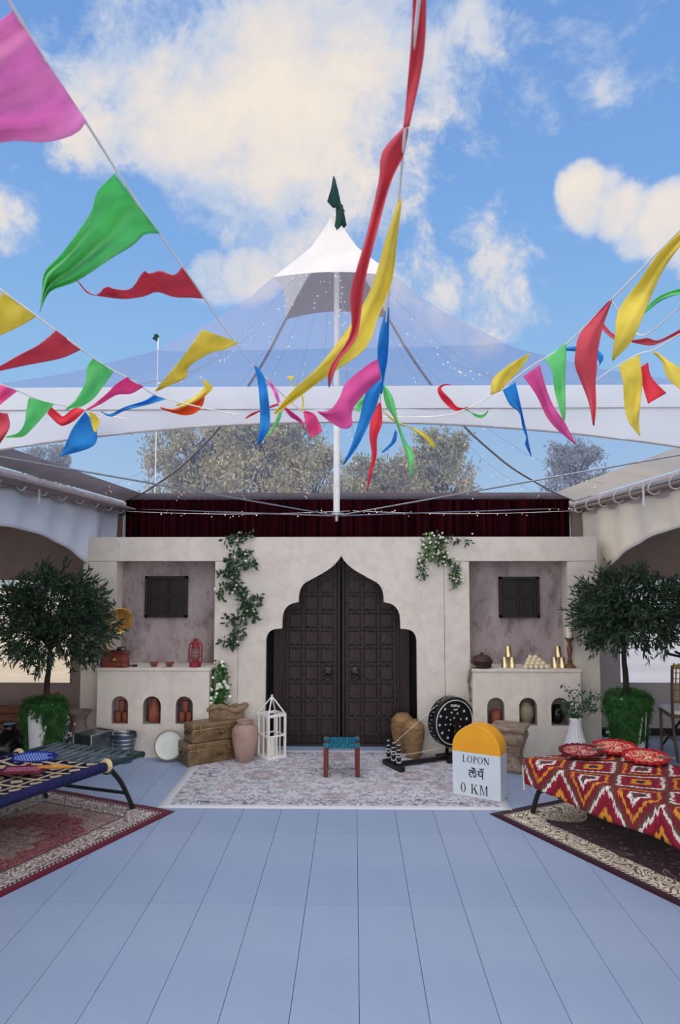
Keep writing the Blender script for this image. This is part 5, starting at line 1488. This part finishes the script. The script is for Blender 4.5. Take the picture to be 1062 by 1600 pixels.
part('fan_rim', MB().box((0, .075, 0), (.30, .03, .018)).box((0, -.075, 0), (.30, .03, .018)).box((-.14, 0, 0), (.03, .16, .018)).box((.14, 0, 0), (.03, .16, .018)), M['maroonrim'], t, bevel=.006)
part('handle', MB().tube([(.10, .01, .014), (.2, .02, .012), (.34, .03, .006)], [.013, .016, .010], 8), M['yellowhandle'], t)

# right: covered charpoy
K1 = Zp(822, 1184, BZ + .03)
e2 = G(1062, 1417) - G(765, 1272.5); e2.z = 0; e2.normalize()
bd2 = thing('covered_charpoy', 'charpoy bed covered in a red, white and orange zigzag cloth on the plum rug', 'charpoy', (K1.x, K1.y, 0), math.atan2(e2.y, e2.x))
W2, L2, HZ = .84, 1.95, BZ + .03
def lk(x, y, z): return (x, y, z)                 # x along the length, y across (away to the right)
part('side_rail', MB().tube([(-.02, .03, BZ - .02), (L2, .03, BZ - .02)], .022, 10), M['bedblack'], bd2)
part('side_rail', MB().tube([(-.02, W2 - .03, BZ - .02), (L2, W2 - .03, BZ - .02)], .022, 10), M['bedblack'], bd2)
part('end_rail', MB().tube([(0.02, .0, BZ - .02), (0.02, W2, BZ - .02)], .022, 10), M['bedblack'], bd2)
part('end_rail', MB().tube([(L2 - .02, .0, BZ - .02), (L2 - .02, W2, BZ - .02)], .022, 10), M['bedblack'], bd2)
DROP = .20
def cover(u, v):
    x = L2 * u
    s = (W2 + 2 * DROP) * v - DROP
    if s < 0: y = -.012 - .014 * math.sin(x * 9) * (-s / DROP) - .01 * (-s / DROP); z = HZ + s
    elif s > W2: y = W2 + .012 + .01 * math.sin(x * 8); z = HZ - (s - W2)
    else: y = s; z = HZ + .004 * math.sin(x * 11) * math.sin(s * 9) - .018 * math.sin(PI * s / W2)
    if 0 <= s < .02: z -= (.02 - s) * .3
    if s < 0: z += -.035 * u * (-s / DROP) + .010 * math.sin(x * 6 + 1) * (-s / DROP)
    return (x, y, z)
part('cover_cloth', MB().grid(cover, 90, 60, lambda u, v: (L2 * u, (W2 + 2 * DROP) * v - DROP)), M['ikat'], bd2, smooth=60, solid=.006)
def endflap(u, v):
    y = W2 * u; zz = HZ - .004 - v * (.125 + .02 * math.sin(u * 9)) - .018 * math.sin(PI * u)
    return (-.014 - .02 * math.sin(PI * v) , y, zz)
part('end_flap', MB().grid(endflap, 40, 10, lambda u, v: (-.135 * v - .12, W2 * u)), M['ikat'], bd2, smooth=180, solid=.006)
part('corner_cord', MB().tube(catmull([(-.03, .05, HZ - .02), (-.06, .02, HZ - .08), (-.05, .015, HZ - .22), (-.055, .02, HZ - .26)], 4), .006, 6), M['candle'], bd2)
toK = Matrix.Rotation(-math.atan2(e2.y, e2.x), 4, 'Z') @ Matrix.Translation((-K1.x, -K1.y, 0))
k1 = toK @ G(832, 1272)
for yy in (0, 1):
    foot = Vector((k1.x, k1.y + yy * (W2 - 2 * k1.y), .012))
    top = Vector((.22, .05 + yy * (W2 - .10), BZ - .03))
    part('leg', MB().tube(catmull([top, top.lerp(foot, .6) + Vector((-.015, 0, .03)), foot], 6), .019, 10), M['bedblack'], bd2, smooth=180)
    part('leg', MB().tube(catmull([(L2 - .22, top.y, BZ - .03), (L2 - .1, top.y, .2), (L2 - .08, top.y, .012)], 6), .019, 10), M['bedblack'], bd2, smooth=180)
part('leg_brace', MB().tube([(k1.x + .10, .05, .20), (k1.x + .10, W2 - .05, .20)], .013, 8), M['bedblack'], bd2)
# red fans on it
for i, (px, py, rz, rr, tl, fa_, ri_, lab) in enumerate(((906, 1178, .15, .155, .42, 'darkredfan', 'darkredfrill', 'dark red frilled hand fan, first from the white vase, on the patterned bed'),
                                                          (960, 1172, -.15, .165, .46, 'redfan', 'redfrill', 'bright red frilled hand fan in the middle of the three on the patterned bed'),
                                                          (1008, 1187, -.45, .16, .46, 'redfan', 'redfrill', 'bright red frilled hand fan, last of the three and nearest the bamboo chair'))):
    c = Zp(px, py, HZ + .02); c.z = HZ + .042
    handfan('frilled_fan', lab, c, rz, rr, rr * .70, fa_, ri_, 'jute', .05, .055, tl * .45, 'frilled hand fans on the patterned bed', -1 if i == 1 else 1)

# ================================================================ chair and oddments at the right edge
ch = thing('bamboo_chair', 'gilt bamboo style chair with lattice back and white seat pad', 'chair', (3.43, 7.50, 0), -.12)
sw_, sd_ = .40, .40
for sx in (-1, 1):
    part('back_leg', MB().tube(catmull([(sx * .17, -.26, 0), (sx * .18, -.20, .24), (sx * .185, -.185, .45), (sx * .19, -.21, .70), (sx * .195, -.26, .95)], 5), [.015] * 21, 8), M['chairleg' ], ch, smooth=180)
    part('front_leg', MB().tube([(sx * .19, .20, 0), (sx * .19, .19, .44)], .015, 8), M['chairleg'], ch)
    part('stretcher', MB().tube([(sx * .18, -.22, .20), (sx * .19, .19, .20)], .009, 6), M['chairleg'], ch)
sfr = part('seat_frame', MB().box((0, 0, .435), (.42, .42, .025)), M['chairleg'], ch, bevel=.006)
part('seat_pad', MB().box((0, .01, .468), (.40, .38, .045)), M['seatpad'], sfr, bevel=.015)
for z in (.58, .70, .93, .95):
    part('back_rail', MB().tube(catmull([(-.19, -.21 - (z - .7) * .2, z), (0, -.235 - (z - .7) * .2, z + .006), (.19, -.21 - (z - .7) * .2, z)], 6), .010 if z < .9 else .013, 8), M['bamboo'], ch)
for i in range(9):
    x = -.16 + .04 * i
    part('back_spindle', MB().tube([(x, -.215, .58), (x, -.22, .70), (x, -.27, .94)], [.007, .008, .007], 6), M['bamboo'], ch)
for i in range(9):
    x = -.18 + .045 * i; part('finial', MB().ball((x, -.27, .965), .013, 8, 6), M['bamboo'], ch)
lat = MB()
for z in (.64, .76, .82, .88): lat.tube([(-.18, -.222 - (z - .7) * .2, z), (.18, -.222 - (z - .7) * .2, z)], .005, 5)
part('lattice', lat, M['bamboo'], ch)
# black pole bag hung on the next chair: an object cut off by the frame
kp2 = P(1060, 1040, 7.6)
hw = thing('black_tripod', 'black folded tripod with two raised legs behind the bamboo chair', 'tripod', (kp2.x + .16, 7.75, 0))
part('column', MB().tube([(0, 0, .25), (0, 0, .95)], .022, 10), M['black'], hw)
for q in range(3):
    a = 2 * PI * q / 3 + .4; part('leg', MB().tube([(0, 0, .42), (.28 * math.cos(a), .28 * math.sin(a), .01)], .012, 8), M['black'], hw)
hh = kp2.z
part('head', MB().box((0, 0, .96), (.09, .07, .07)), M['black'], hw, bevel=.01)
part('raised_arm', MB().tube([(-.02, 0, .97), P(1041, 1021, 7.75) - Vector((kp2.x + .16, 7.75, 0))], .014, 8), M['black'], hw)
part('raised_arm', MB().tube([(.01, 0, .97), P(1054, 1018, 7.75) - Vector((kp2.x + .16, 7.75, 0))], .013, 8), M['black'], hw)
# cable box at the foot of the wall
cbp = G(951, 1150)
cbx = thing('power_box', 'small black power box with a trailing cable at the wall foot beside the planter', 'power box', (cbp.x, cbp.y, 0))
part('box', MB().box((0, 0, .045), (.16, .10, .09)), M['blackplastic'], cbx, bevel=.008)
part('socket', MB().box((-.03, -.052, .055), (.04, .006, .03)), M['planter'], cbx)
part('cable', MB().tube(catmull([(.06, -.03, .05), (.12, -.10, .01), (.05, -.18, .008), (.2, -.16, .008), (.4, .05, .008), (.9, .1, .008)], 6), .007, 6), M['blackplastic'], cbx)

# ================================================================ trees beyond the tent
def bgtree(px, Y, top_py, half_px, bot_py, label, mat, seed, n=90):
    rr = random.Random(seed)
    zt = P(px, top_py, Y).z; x = P(px, top_py, Y).x; hw_ = half_px * Y / F
    zb = max(1.0, P(px, bot_py, Y).z)
    t = thing('background_tree', label, 'tree', (x, Y, -.09))
    tm = MB(); tm.tube(catmull([(0, 0, 0), (.1, 0, zt * .3), (-.05, 0, zt * .6), (0, 0, zt * .9)], 5), [.16 * (1 - .85 * i / 15) for i in range(16)], 8)
    lf = MB()
    for q in range(n):
        a = rr.uniform(0, 2 * PI); h = rr.random() ** .8
        z = zb + (zt - zb) * h
        env = math.sin(PI * min(1, .18 + .82 * (1 - h))) ** .6 if h > .5 else .75 + .25 * math.sin(PI * h)
        r_ = hw_ * env * rr.uniform(.35, 1.0)
        c = Vector((r_ * math.cos(a), r_ * math.sin(a) * .7, z))
        s0 = Vector((0, 0, max(.5, z - rr.uniform(.6, 1.6))))
        tm.tube([s0, s0.lerp(c, .6) + Vector((0, 0, .15)), c], [.03, .02, .008], 5)
        cl = rr.uniform(.28, .62) * hw_ / 2.2
        for k in range(80):
            d = Vector((rr.gauss(0, 1), rr.gauss(0, .8), rr.gauss(0, .9)))
            p = c + d * cl * .55
            lf.leaf(p, Vector((rr.gauss(0, .5), rr.gauss(0, .5), rr.gauss(.1, .8))), rr.uniform(.13, .26), rr.uniform(.05, .085), (rr.gauss(0, 1), rr.gauss(0, 1), rr.gauss(0, 1)))
    part('trunk', tm, M['bark'], t, smooth=180)
    part('foliage', lf, M[mat], t, smooth=0, kind='stuff')
bgtree(305, 26, 660, 75, 800, 'feathery olive brown tree seen through the clear roof, nearest the left hip strap', 'distleaf', 21, 110)
bgtree(415, 24, 648, 85, 800, 'tallest feathery tree seen through the clear roof left of the pole', 'distleaf', 22, 130)
bgtree(490, 30, 700, 45, 800, 'narrow pale tree beside the king pole, through the clear roof', 'distleaf', 23, 50)
bgtree(590, 27, 722, 70, 800, 'low bushy tree behind the hanging red pennant, through the clear roof', 'distleaf', 24, 80)
bgtree(690, 25, 676, 52, 800, 'brown tipped tree behind the yellow pennant right of the pole', 'distleaf', 25, 80)
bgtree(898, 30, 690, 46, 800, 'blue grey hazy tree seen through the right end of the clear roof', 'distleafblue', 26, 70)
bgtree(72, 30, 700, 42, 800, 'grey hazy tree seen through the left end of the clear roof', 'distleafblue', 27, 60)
def hedge(x0, x1, Y, h, label):
    rr = random.Random(int(Y)); m_ = MB()
    n = 60
    def fn(u, v):
        x = x0 + (x1 - x0) * u; a = PI * v
        hh = h * (.75 + .25 * math.sin(u * 19 + Y) * math.sin(u * 7.3) + .12 * math.sin(u * 61))
        return (x, Y - 1.6 * math.cos(a), hh * math.sin(a) - .1 + .12 * math.sin(u * 140 + v * 9))
    o = part('treeline', m_.grid(fn, 160, 10), M['hedge'], None, smooth=180)
    o['kind'] = 'stuff'
    o['label'] = label
hedge(-75, -12, 62, 3.2, 'pale hazy tree line beyond the sandy field, through the left window')
hedge(12, 80, 58, 2.9, 'blue green hazy tree line beyond the field, through the right window')
# a neighbouring tent's flag pole
fpx = P(247, 528, 14)
fp = thing('flag_pole', 'thin pole with a tiny dark green pennant behind the marquee roof', 'flag pole', (fpx.x, 14, -.09))
part('pole', MB().tube([(0, 0, 0), (0, 0, fpx.z + .17)], .012, 6), M['whitepaint'], fp)
part('pennant', MB().grid(lambda u, v: (-.10 * u + .02 * math.sin(v * 5), -.02 * math.sin(u * 6), fpx.z + .17 - .16 * v * (1 - .4 * u)), 6, 4), FL['darkgreen'], fp, smooth=180, solid=.004)
# ================================================================ bunting
# every pennant is a fabric sheet hanging in the air at its own distance along its string, rippling in depth
_pn = 0
def pennant(root, col, L, Rt, Y0, Y1, ripple=.02, freq=2.2, label=None, slant=0.0, fold=0.0):
    """L and Rt: the two long edges from the hem at the string to the tip; Y0, Y1: distance at hem and tip"""
    global _pn
    _pn += 1
    rr = random.Random(_pn)
    n = max(len(L), len(Rt))
    def resample(a):
        q = catmull([Vector((x, y, 0)) for x, y in a], 8)
        # even spacing along the edge
        ds = [0.0]
        for i in range(1, len(q)): ds.append(ds[-1] + (q[i] - q[i - 1]).length)
        out = []; N = 26; j = 0
        for k in range(N + 1):
            s = ds[-1] * k / N
            while j < len(ds) - 2 and ds[j + 1] < s: j += 1
            t = 0 if ds[j + 1] == ds[j] else (s - ds[j]) / (ds[j + 1] - ds[j])
            out.append(q[j].lerp(q[j + 1], t))
        return out
    a, c = resample(L), resample(Rt)
    N = len(a) - 1; base = Vector(root.location)
    ph = rr.uniform(0, 6)
    m_ = MB()
    def fn(u, v):
        i = min(N - 1, int(v * N)); t = v * N - i
        e0 = a[i].lerp(a[i + 1], t); e1 = c[i].lerp(c[i + 1], t)
        p = e0.lerp(e1, u)
        Y = Y0 + (Y1 - Y0) * v + slant * (u - .5) * (1 - v)
        Y += ripple * math.sin(v * freq * 2 * PI + ph + u * 1.2) * (.25 + .75 * v) + ripple * .5 * math.sin(u * PI * 2.1 + ph * 2 + v * 3) * (1 - .5 * v)
        Y += fold * math.sin(u * 2 * PI * 2.6 + .6) * (.35 + .65 * v)
        return P(p.x, p.y, Y) - base
    m_.grid(fn, 16, N)
    return part('pennant', m_, FL[col], root, smooth=180, solid=.0012, label=label)
def bunting(label, pts, rad=.0035, group=None):
    """pts: px, py, distance"""
    q = [P(x, y, d) for x, y, d in pts]
    root = thing('bunting', label, 'bunting', q[0], 0, 'bunting strings above the courtyard')
    c_ = catmull(q, 6)
    # the cord runs on, out of the picture, over the courtyard behind the camera
    if pts[0][2] < pts[-1][2]: c_ = [c_[0] + (c_[0] - c_[3]).normalized() * L_ + Vector((0, 0, .03 * L_ * L_)) for L_ in (4.0, 3.0, 2.0, 1.2, .6)] + c_
    else: c_ = c_ + [c_[-1] + (c_[-1] - c_[-4]).normalized() * L_ + Vector((0, 0, .03 * L_ * L_)) for L_ in (.6, 1.2, 2.0, 3.0, 4.0)]
    part('cord', MB().tube([p - q[0] for p in c_], rad, 6), M['whitepaint'], root)
    return root
s = bunting('bunting string hung with a big pink pennant, then green, red and yellow ones', [(-70, -130, .80), (10, -5, .92), (74, 100, 1.05), (140, 200, 1.25), (214, 316, 1.5), (302, 440, 1.9), (345, 505, 2.2), (397, 572, 2.6), (440, 615, 2.85), (480, 650, 3.03)], .0028)
pennant(s, 'pink', [(20, 17), (-40, 66), (-140, 150), (-240, 330)], [(135, 190), (118, 209), (72, 222), (0, 223), (-100, 270), (-240, 334)], 1.05, 1.1, .022, 1.6, 'large pink pennant', .26, .030)
pennant(s, 'green', [(179, 272), (152, 300), (143, 330), (120, 365), (95, 398), (70, 425), (66, 455), (63, 486)], [(250, 365), (226, 366), (208, 383), (172, 405), (122, 438), (82, 453), (70, 468), (62, 488)], 1.5, 1.55, .03, 1.6, 'bright green pennant', .25, .022)
pennant(s, 'red', [(286, 414), (272, 430), (250, 423), (234, 428), (224, 424), (205, 451), (180, 452), (165, 448), (152, 461), (136, 455), (121, 437)], [(321, 467), (300, 465), (272, 464), (245, 456), (225, 463), (196, 467), (172, 465), (152, 462), (140, 460), (133, 455), (120, 438)], 1.92, 1.95, .025, 3.2, 'dark red pennant', .22)
pennant(s, 'yellow', [(316, 515), (304, 532), (290, 552), (276, 570), (266, 582), (256, 594), (242, 611)], [(373, 535), (352, 546), (330, 551), (296, 572), (290, 590), (266, 602), (243, 612)], 2.25, 2.3, .03, 2, 'yellow pennant', .2)
pennant(s, 'blue', [(397, 571), (403, 600), (406, 635), (406, 662), (402, 691)], [(401, 572), (414, 592), (420, 630), (421, 665), (408, 692)], 2.6, 2.6, .02, 2.5, 'blue pennant')
pennant(s, 'pink', [(415, 593), (425, 610), (434, 630)], [(419, 592), (431, 607), (438, 628)], 2.75, 2.75, .02, 1.5, 'short pink pennant')
pennant(s, 'magenta', [(441, 634), (452, 650), (468, 660), (476, 672)], [(447, 637), (462, 648), (472, 657), (477, 672)], 2.8, 2.8, .02, 1.5, 'dull magenta pennant')
pennant(s, 'hotpink', [(474, 643), (478, 664), (485, 684)], [(476, 642), (492, 648), (504, 674)], 2.9, 2.9, .02, 1.2, 'hot pink pennant')
pennant(s, 'green', [(437, 642), (430, 658), (417, 682)], [(441, 640), (436, 658), (418, 684)], 2.85, 2.85, .01, 1.2, 'thin green pennant')
pennant(s, 'red', [(434, 630), (422, 634), (405, 641), (392, 646), (384, 652)], [(436, 633), (424, 637), (406, 643), (393, 650), (383, 655)], 2.9, 2.9, .01, 2, 'thin pale red streamer')
pennant(s, 'yellow', [(448, 589), (454, 594), (466, 612), (472, 624), (470, 640)], [(460, 587), (456, 600), (470, 613), (475, 628), (472, 642)], 2.95, 2.95, .01, 2, 'small yellow curling streamer')

s = bunting('bunting string hung with yellow, dark red, green, pink and blue pennants, crossing under the first', [(-90, 385, 1.75), (0, 452, 1.95), (56, 493, 2.08), (107, 531, 2.2), (162, 570, 2.4), (211, 597, 2.55), (250, 620, 2.75), (330, 640, 2.95), (372, 648, 3.03)], .0028)
pennant(s, 'yellow', [(4, 457), (-8, 475), (-40, 505), (-80, 545)], [(57, 494), (34, 508), (0, 524), (-40, 540), (-82, 548)], 2.02, 2.05, .02, 1.5, 'yellow pennant', .15)
pennant(s, 'red', [(88, 516), (60, 539), (28, 556), (0, 572), (-24, 582)], [(127, 546), (98, 559), (60, 567), (20, 575), (-24, 585)], 2.2, 2.22, .02, 2, 'dark red pennant', .15)
pennant(s, 'green', [(145, 560), (136, 574), (133, 598), (120, 622), (110, 632), (101, 641)], [(179, 578), (162, 602), (147, 622), (126, 636), (112, 638), (102, 642)], 2.4, 2.42, .02, 1.6, 'green pennant', .12)
pennant(s, 'hotpink', [(199, 589), (182, 600), (166, 616), (150, 629), (134, 640)], [(224, 604), (205, 615), (182, 617), (158, 631), (135, 642)], 2.55, 2.6, .015, 1.8, 'hot pink pennant', .1)
pennant(s, 'blue', [(242, 615), (226, 626), (195, 636), (172, 647), (157, 642)], [(258, 624), (232, 632), (196, 641), (174, 651), (158, 644)], 2.75, 2.78, .015, 2.4, 'twisted blue pennant')
pennant(s, 'yellow', [(274, 633), (300, 622), (318, 606), (316, 594)], [(286, 637), (310, 625), (332, 607), (318, 592)], 2.9, 2.95, .02, 1.2, 'yellow curled pennant')
pennant(s, 'orange', [(250, 636), (272, 639), (300, 628), (321, 615)], [(252, 639), (290, 649), (314, 638), (321, 613)], 2.92, 2.96, .02, 1.4, 'red orange curled pennant')

s = bunting('bunting string hung with pink, green, red and blue pennants in front of the left valance', [(-70, 575, 2.35), (0, 600, 2.5), (27, 610, 2.58), (64, 626, 2.7), (100, 634, 2.82), (142, 644, 2.95), (200, 655, 3.04)], .0026)
pennant(s, 'hotpink', [(-2, 600), (-8, 620), (-20, 645)], [(27, 611), (8, 626), (-18, 648)], 2.55, 2.55, .015, 1.2, 'hot pink pennant')
pennant(s, 'red', [(-4, 644), (-10, 668), (-6, 694)], [(12, 646), (15, 668), (-2, 696)], 2.6, 2.6, .015, 1.2, 'red pennant')
pennant(s, 'green', [(45, 621), (41, 640), (38, 662), (28, 676), (9, 682)], [(85, 631), (70, 648), (52, 668), (36, 682), (10, 684)], 2.7, 2.72, .015, 1.5, 'green pennant', .1)
pennant(s, 'scarlet', [(78, 634), (94, 648), (100, 650), (116, 638), (132, 640)], [(74, 646), (90, 662), (100, 665), (118, 656), (132, 641)], 2.82, 2.84, .015, 1.6, 'scarlet pennant')
pennant(s, 'blue', [(133, 643), (114, 668), (104, 690), (94, 712)], [(146, 660), (152, 684), (140, 700), (95, 713)], 2.95, 2.95, .02, 1.4, 'blue pennant')
pennant(s, 'yellow', [(139, 645), (142, 660), (147, 675)], [(143, 643), (156, 658), (149, 676)], 2.92, 2.92, .01, 1, 'small yellow pennant')

s = bunting('bunting string passing overhead with two long red pennants, a yellow and blue ones', [(668, -160, .62), (654, 0, .80), (640, 130, .95), (630, 230, 1.1), (624, 300, 1.3), (612, 420, 1.65), (604, 490, 1.95), (598, 570, 2.4), (595, 610, 2.7), (592, 650, 3.03)], .0024)
pennant(s, 'red', [(645, -60), (644, 40), (636, 140), (630, 200)], [(666, -60), (664, 55), (656, 120), (639, 198)], .80, .95, .012, 1.2, 'long red pennant nearest the camera')
pennant(s, 'red', [(630, 200), (597, 238), (592, 282), (572, 370), (548, 455), (548, 520), (515, 575), (513, 602)], [(638, 200), (630, 242), (610, 285), (588, 365), (570, 440), (558, 525), (530, 562), (514, 606)], 1.1, 1.22, .02, 2.0, 'long twisted red pennant')
pennant(s, 'yellow', [(623, 310), (603, 372), (580, 450), (545, 510), (500, 570), (455, 612), (428, 646)], [(628, 312), (620, 375), (612, 440), (590, 495), (570, 545), (505, 592), (430, 648)], 1.34, 1.5, .03, 1.6, 'long yellow pennant')
pennant(s, 'blue', [(604, 480), (592, 525), (590, 560), (596, 592), (594, 615)], [(608, 480), (607, 530), (605, 562), (600, 592), (597, 615)], 1.98, 2.2, .02, 1.6, 'narrow blue pennant')
pennant(s, 'magenta', [(591, 560), (570, 573), (540, 599), (530, 622), (515, 641), (496, 643)], [(595, 592), (573, 612), (551, 640), (549, 666), (530, 668), (497, 645)], 2.4, 2.45, .025, 1.8, 'broad magenta pennant')
pennant(s, 'blue', [(592, 592), (572, 612), (560, 660), (548, 698), (536, 724)], [(598, 594), (590, 628), (577, 660), (558, 698), (537, 726)], 2.6, 2.65, .02, 1.6, 'broad blue pennant')
pennant(s, 'green', [(597, 601), (602, 632), (616, 655), (628, 690), (638, 720), (641, 745)], [(600, 601), (614, 622), (621, 655), (634, 690), (646, 712), (643, 747)], 2.7, 2.72, .02, 1.8, 'narrow green pennant')
pennant(s, 'scarlet', [(592, 628), (580, 652), (577, 682), (581, 712), (576, 740), (573, 766)], [(595, 630), (597, 660), (589, 684), (588, 712), (580, 742), (574, 768)], 2.85, 2.85, .02, 1.8, 'hanging scarlet pennant')
pennant(s, 'yellow', [(594, 640), (618, 656), (640, 669), (662, 684), (676, 700)], [(597, 643), (622, 663), (644, 668), (668, 680), (681, 698)], 2.95, 2.97, .012, 1.8, 'small yellow pennant')
pennant(s, 'blue', [(617, 672), (612, 688), (606, 696), (596, 706)], [(620, 675), (618, 690), (608, 700), (597, 708)], 2.98, 2.98, .01, 1.2, 'tiny blue streamer')
pennant(s, 'green', [(567, 618), (558, 628), (554, 641)], [(572, 622), (566, 634), (562, 644)], 2.9, 2.9, .01, 1, 'small green pennant')

s = bunting('bunting string rising to the right with yellow, pink, green and tall red pennants', [(592, 652, 3.03), (690, 650, 3.0), (735, 636, 2.95), (776, 612, 2.85), (826, 575, 2.65), (886, 536, 2.4), (955, 468, 2.0), (1066, 356, 1.6), (1180, 250, 1.25)], .0026)
pennant(s, 'scarlet', [(728, 636), (712, 642), (697, 632), (686, 618), (684, 606), (695, 600), (704, 601)], [(735, 638), (715, 636), (704, 624), (692, 612), (689, 606), (696, 602), (704, 602)], 2.95, 2.9, .012, 2, 'curled scarlet pennant')
pennant(s, 'green', [(722, 638), (736, 644), (752, 648), (762, 641)], [(730, 640), (745, 652), (756, 652), (763, 642)], 2.95, 2.95, .01, 1.5, 'small green pennant')
pennant(s, 'yellow', [(766, 617), (770, 592), (795, 570), (827, 552)], [(782, 611), (792, 598), (812, 578), (828, 553)], 2.8, 2.72, .02, 1.4, 'yellow pennant')
pennant(s, 'blue', [(785, 609), (796, 632), (811, 645), (816, 668), (822, 684), (820, 694), (829, 712)], [(805, 597), (811, 622), (815, 642), (823, 676), (824, 684), (826, 694), (830, 712)], 2.72, 2.75, .02, 2, 'blue pennant with a thin tail')
pennant(s, 'magenta', [(817, 588), (838, 618), (856, 655), (878, 678), (898, 694)], [(843, 570), (851, 600), (864, 634), (882, 660), (899, 694)], 2.6, 2.62, .02, 2, 'magenta pennant')
pennant(s, 'green', [(851, 562), (862, 580), (866, 610), (874, 640), (880, 658)], [(885, 534), (883, 580), (883, 620), (883, 650), (881, 660)], 2.42, 2.45, .015, 1.6, 'green pennant')
pennant(s, 'blue', [(884, 543), (905, 541), (925, 543), (940, 553), (942, 562), (932, 576)], [(884, 548), (905, 550), (925, 558), (934, 562), (936, 570), (930, 578)], 2.35, 2.3, .01, 1.5, 'blue curled pennant behind the tall red one')
pennant(s, 'red', [(955, 466), (908, 518), (899, 548), (898, 572), (908, 598), (920, 630), (926, 664)], [(957, 466), (942, 510), (934, 548), (932, 578), (930, 600), (931, 635), (928, 666)], 2.0, 2.05, .025, 1.6, 'tall red pennant')
pennant(s, 'yellow', [(1072, 354), (1030, 395), (998, 440), (966, 485), (960, 530), (956, 562)], [(1078, 364), (1042, 412), (1020, 455), (1002, 500), (985, 535), (957, 564)], 1.6, 1.7, .025, 1.6, 'tall yellow pennant')

s = bunting('bunting string with dark red and green streamers trailing off the right edge', [(1200, 380, 1.3), (1120, 430, 1.45), (1062, 480, 1.8), (1000, 524, 2.1), (955, 470, 2.0)], .002)
pennant(s, 'red', [(936, 508), (950, 524), (965, 532), (992, 531), (1012, 528), (1028, 532), (1062, 515), (1090, 500)], [(942, 505), (955, 520), (970, 528), (992, 536), (1015, 540), (1030, 536), (1064, 519), (1091, 502)], 2.3, 1.8, .012, 2, 'dark red streamer')
pennant(s, 'green', [(1090, 448), (1058, 452), (1030, 463), (1010, 480), (1000, 492)], [(1090, 456), (1060, 460), (1034, 469), (1014, 484), (1001, 494)], 1.7, 1.85, .012, 1.5, 'green streamer')

s = bunting('bunting string with a broad yellow and a scarlet pennant before the right valance', [(922, 600, 3.06), (962, 573, 2.75), (998, 553, 2.6), (1024, 545, 2.45), (1080, 510, 2.2), (1180, 450, 1.8)], .0024)
pennant(s, 'yellow', [(966, 572), (973, 598), (975, 630), (981, 658), (999, 681)], [(998, 553), (1003, 595), (1000, 630), (998, 660), (1000, 681)], 2.62, 2.65, .02, 1.8, 'broad yellow pennant')
pennant(s, 'scarlet', [(1000, 574), (1003, 600), (1012, 631)], [(1012, 566), (1018, 590), (1041, 614)], 2.7, 2.72, .015, 1.2, 'scarlet pennant')
pennant(s, 'yellow', [(1019, 550), (1034, 566), (1042, 590), (1062, 608), (1085, 625)], [(1026, 550), (1045, 564), (1064, 576), (1080, 590), (1090, 620)], 2.45, 2.4, .015, 1.5, 'yellow pennant cut off by the picture edge')
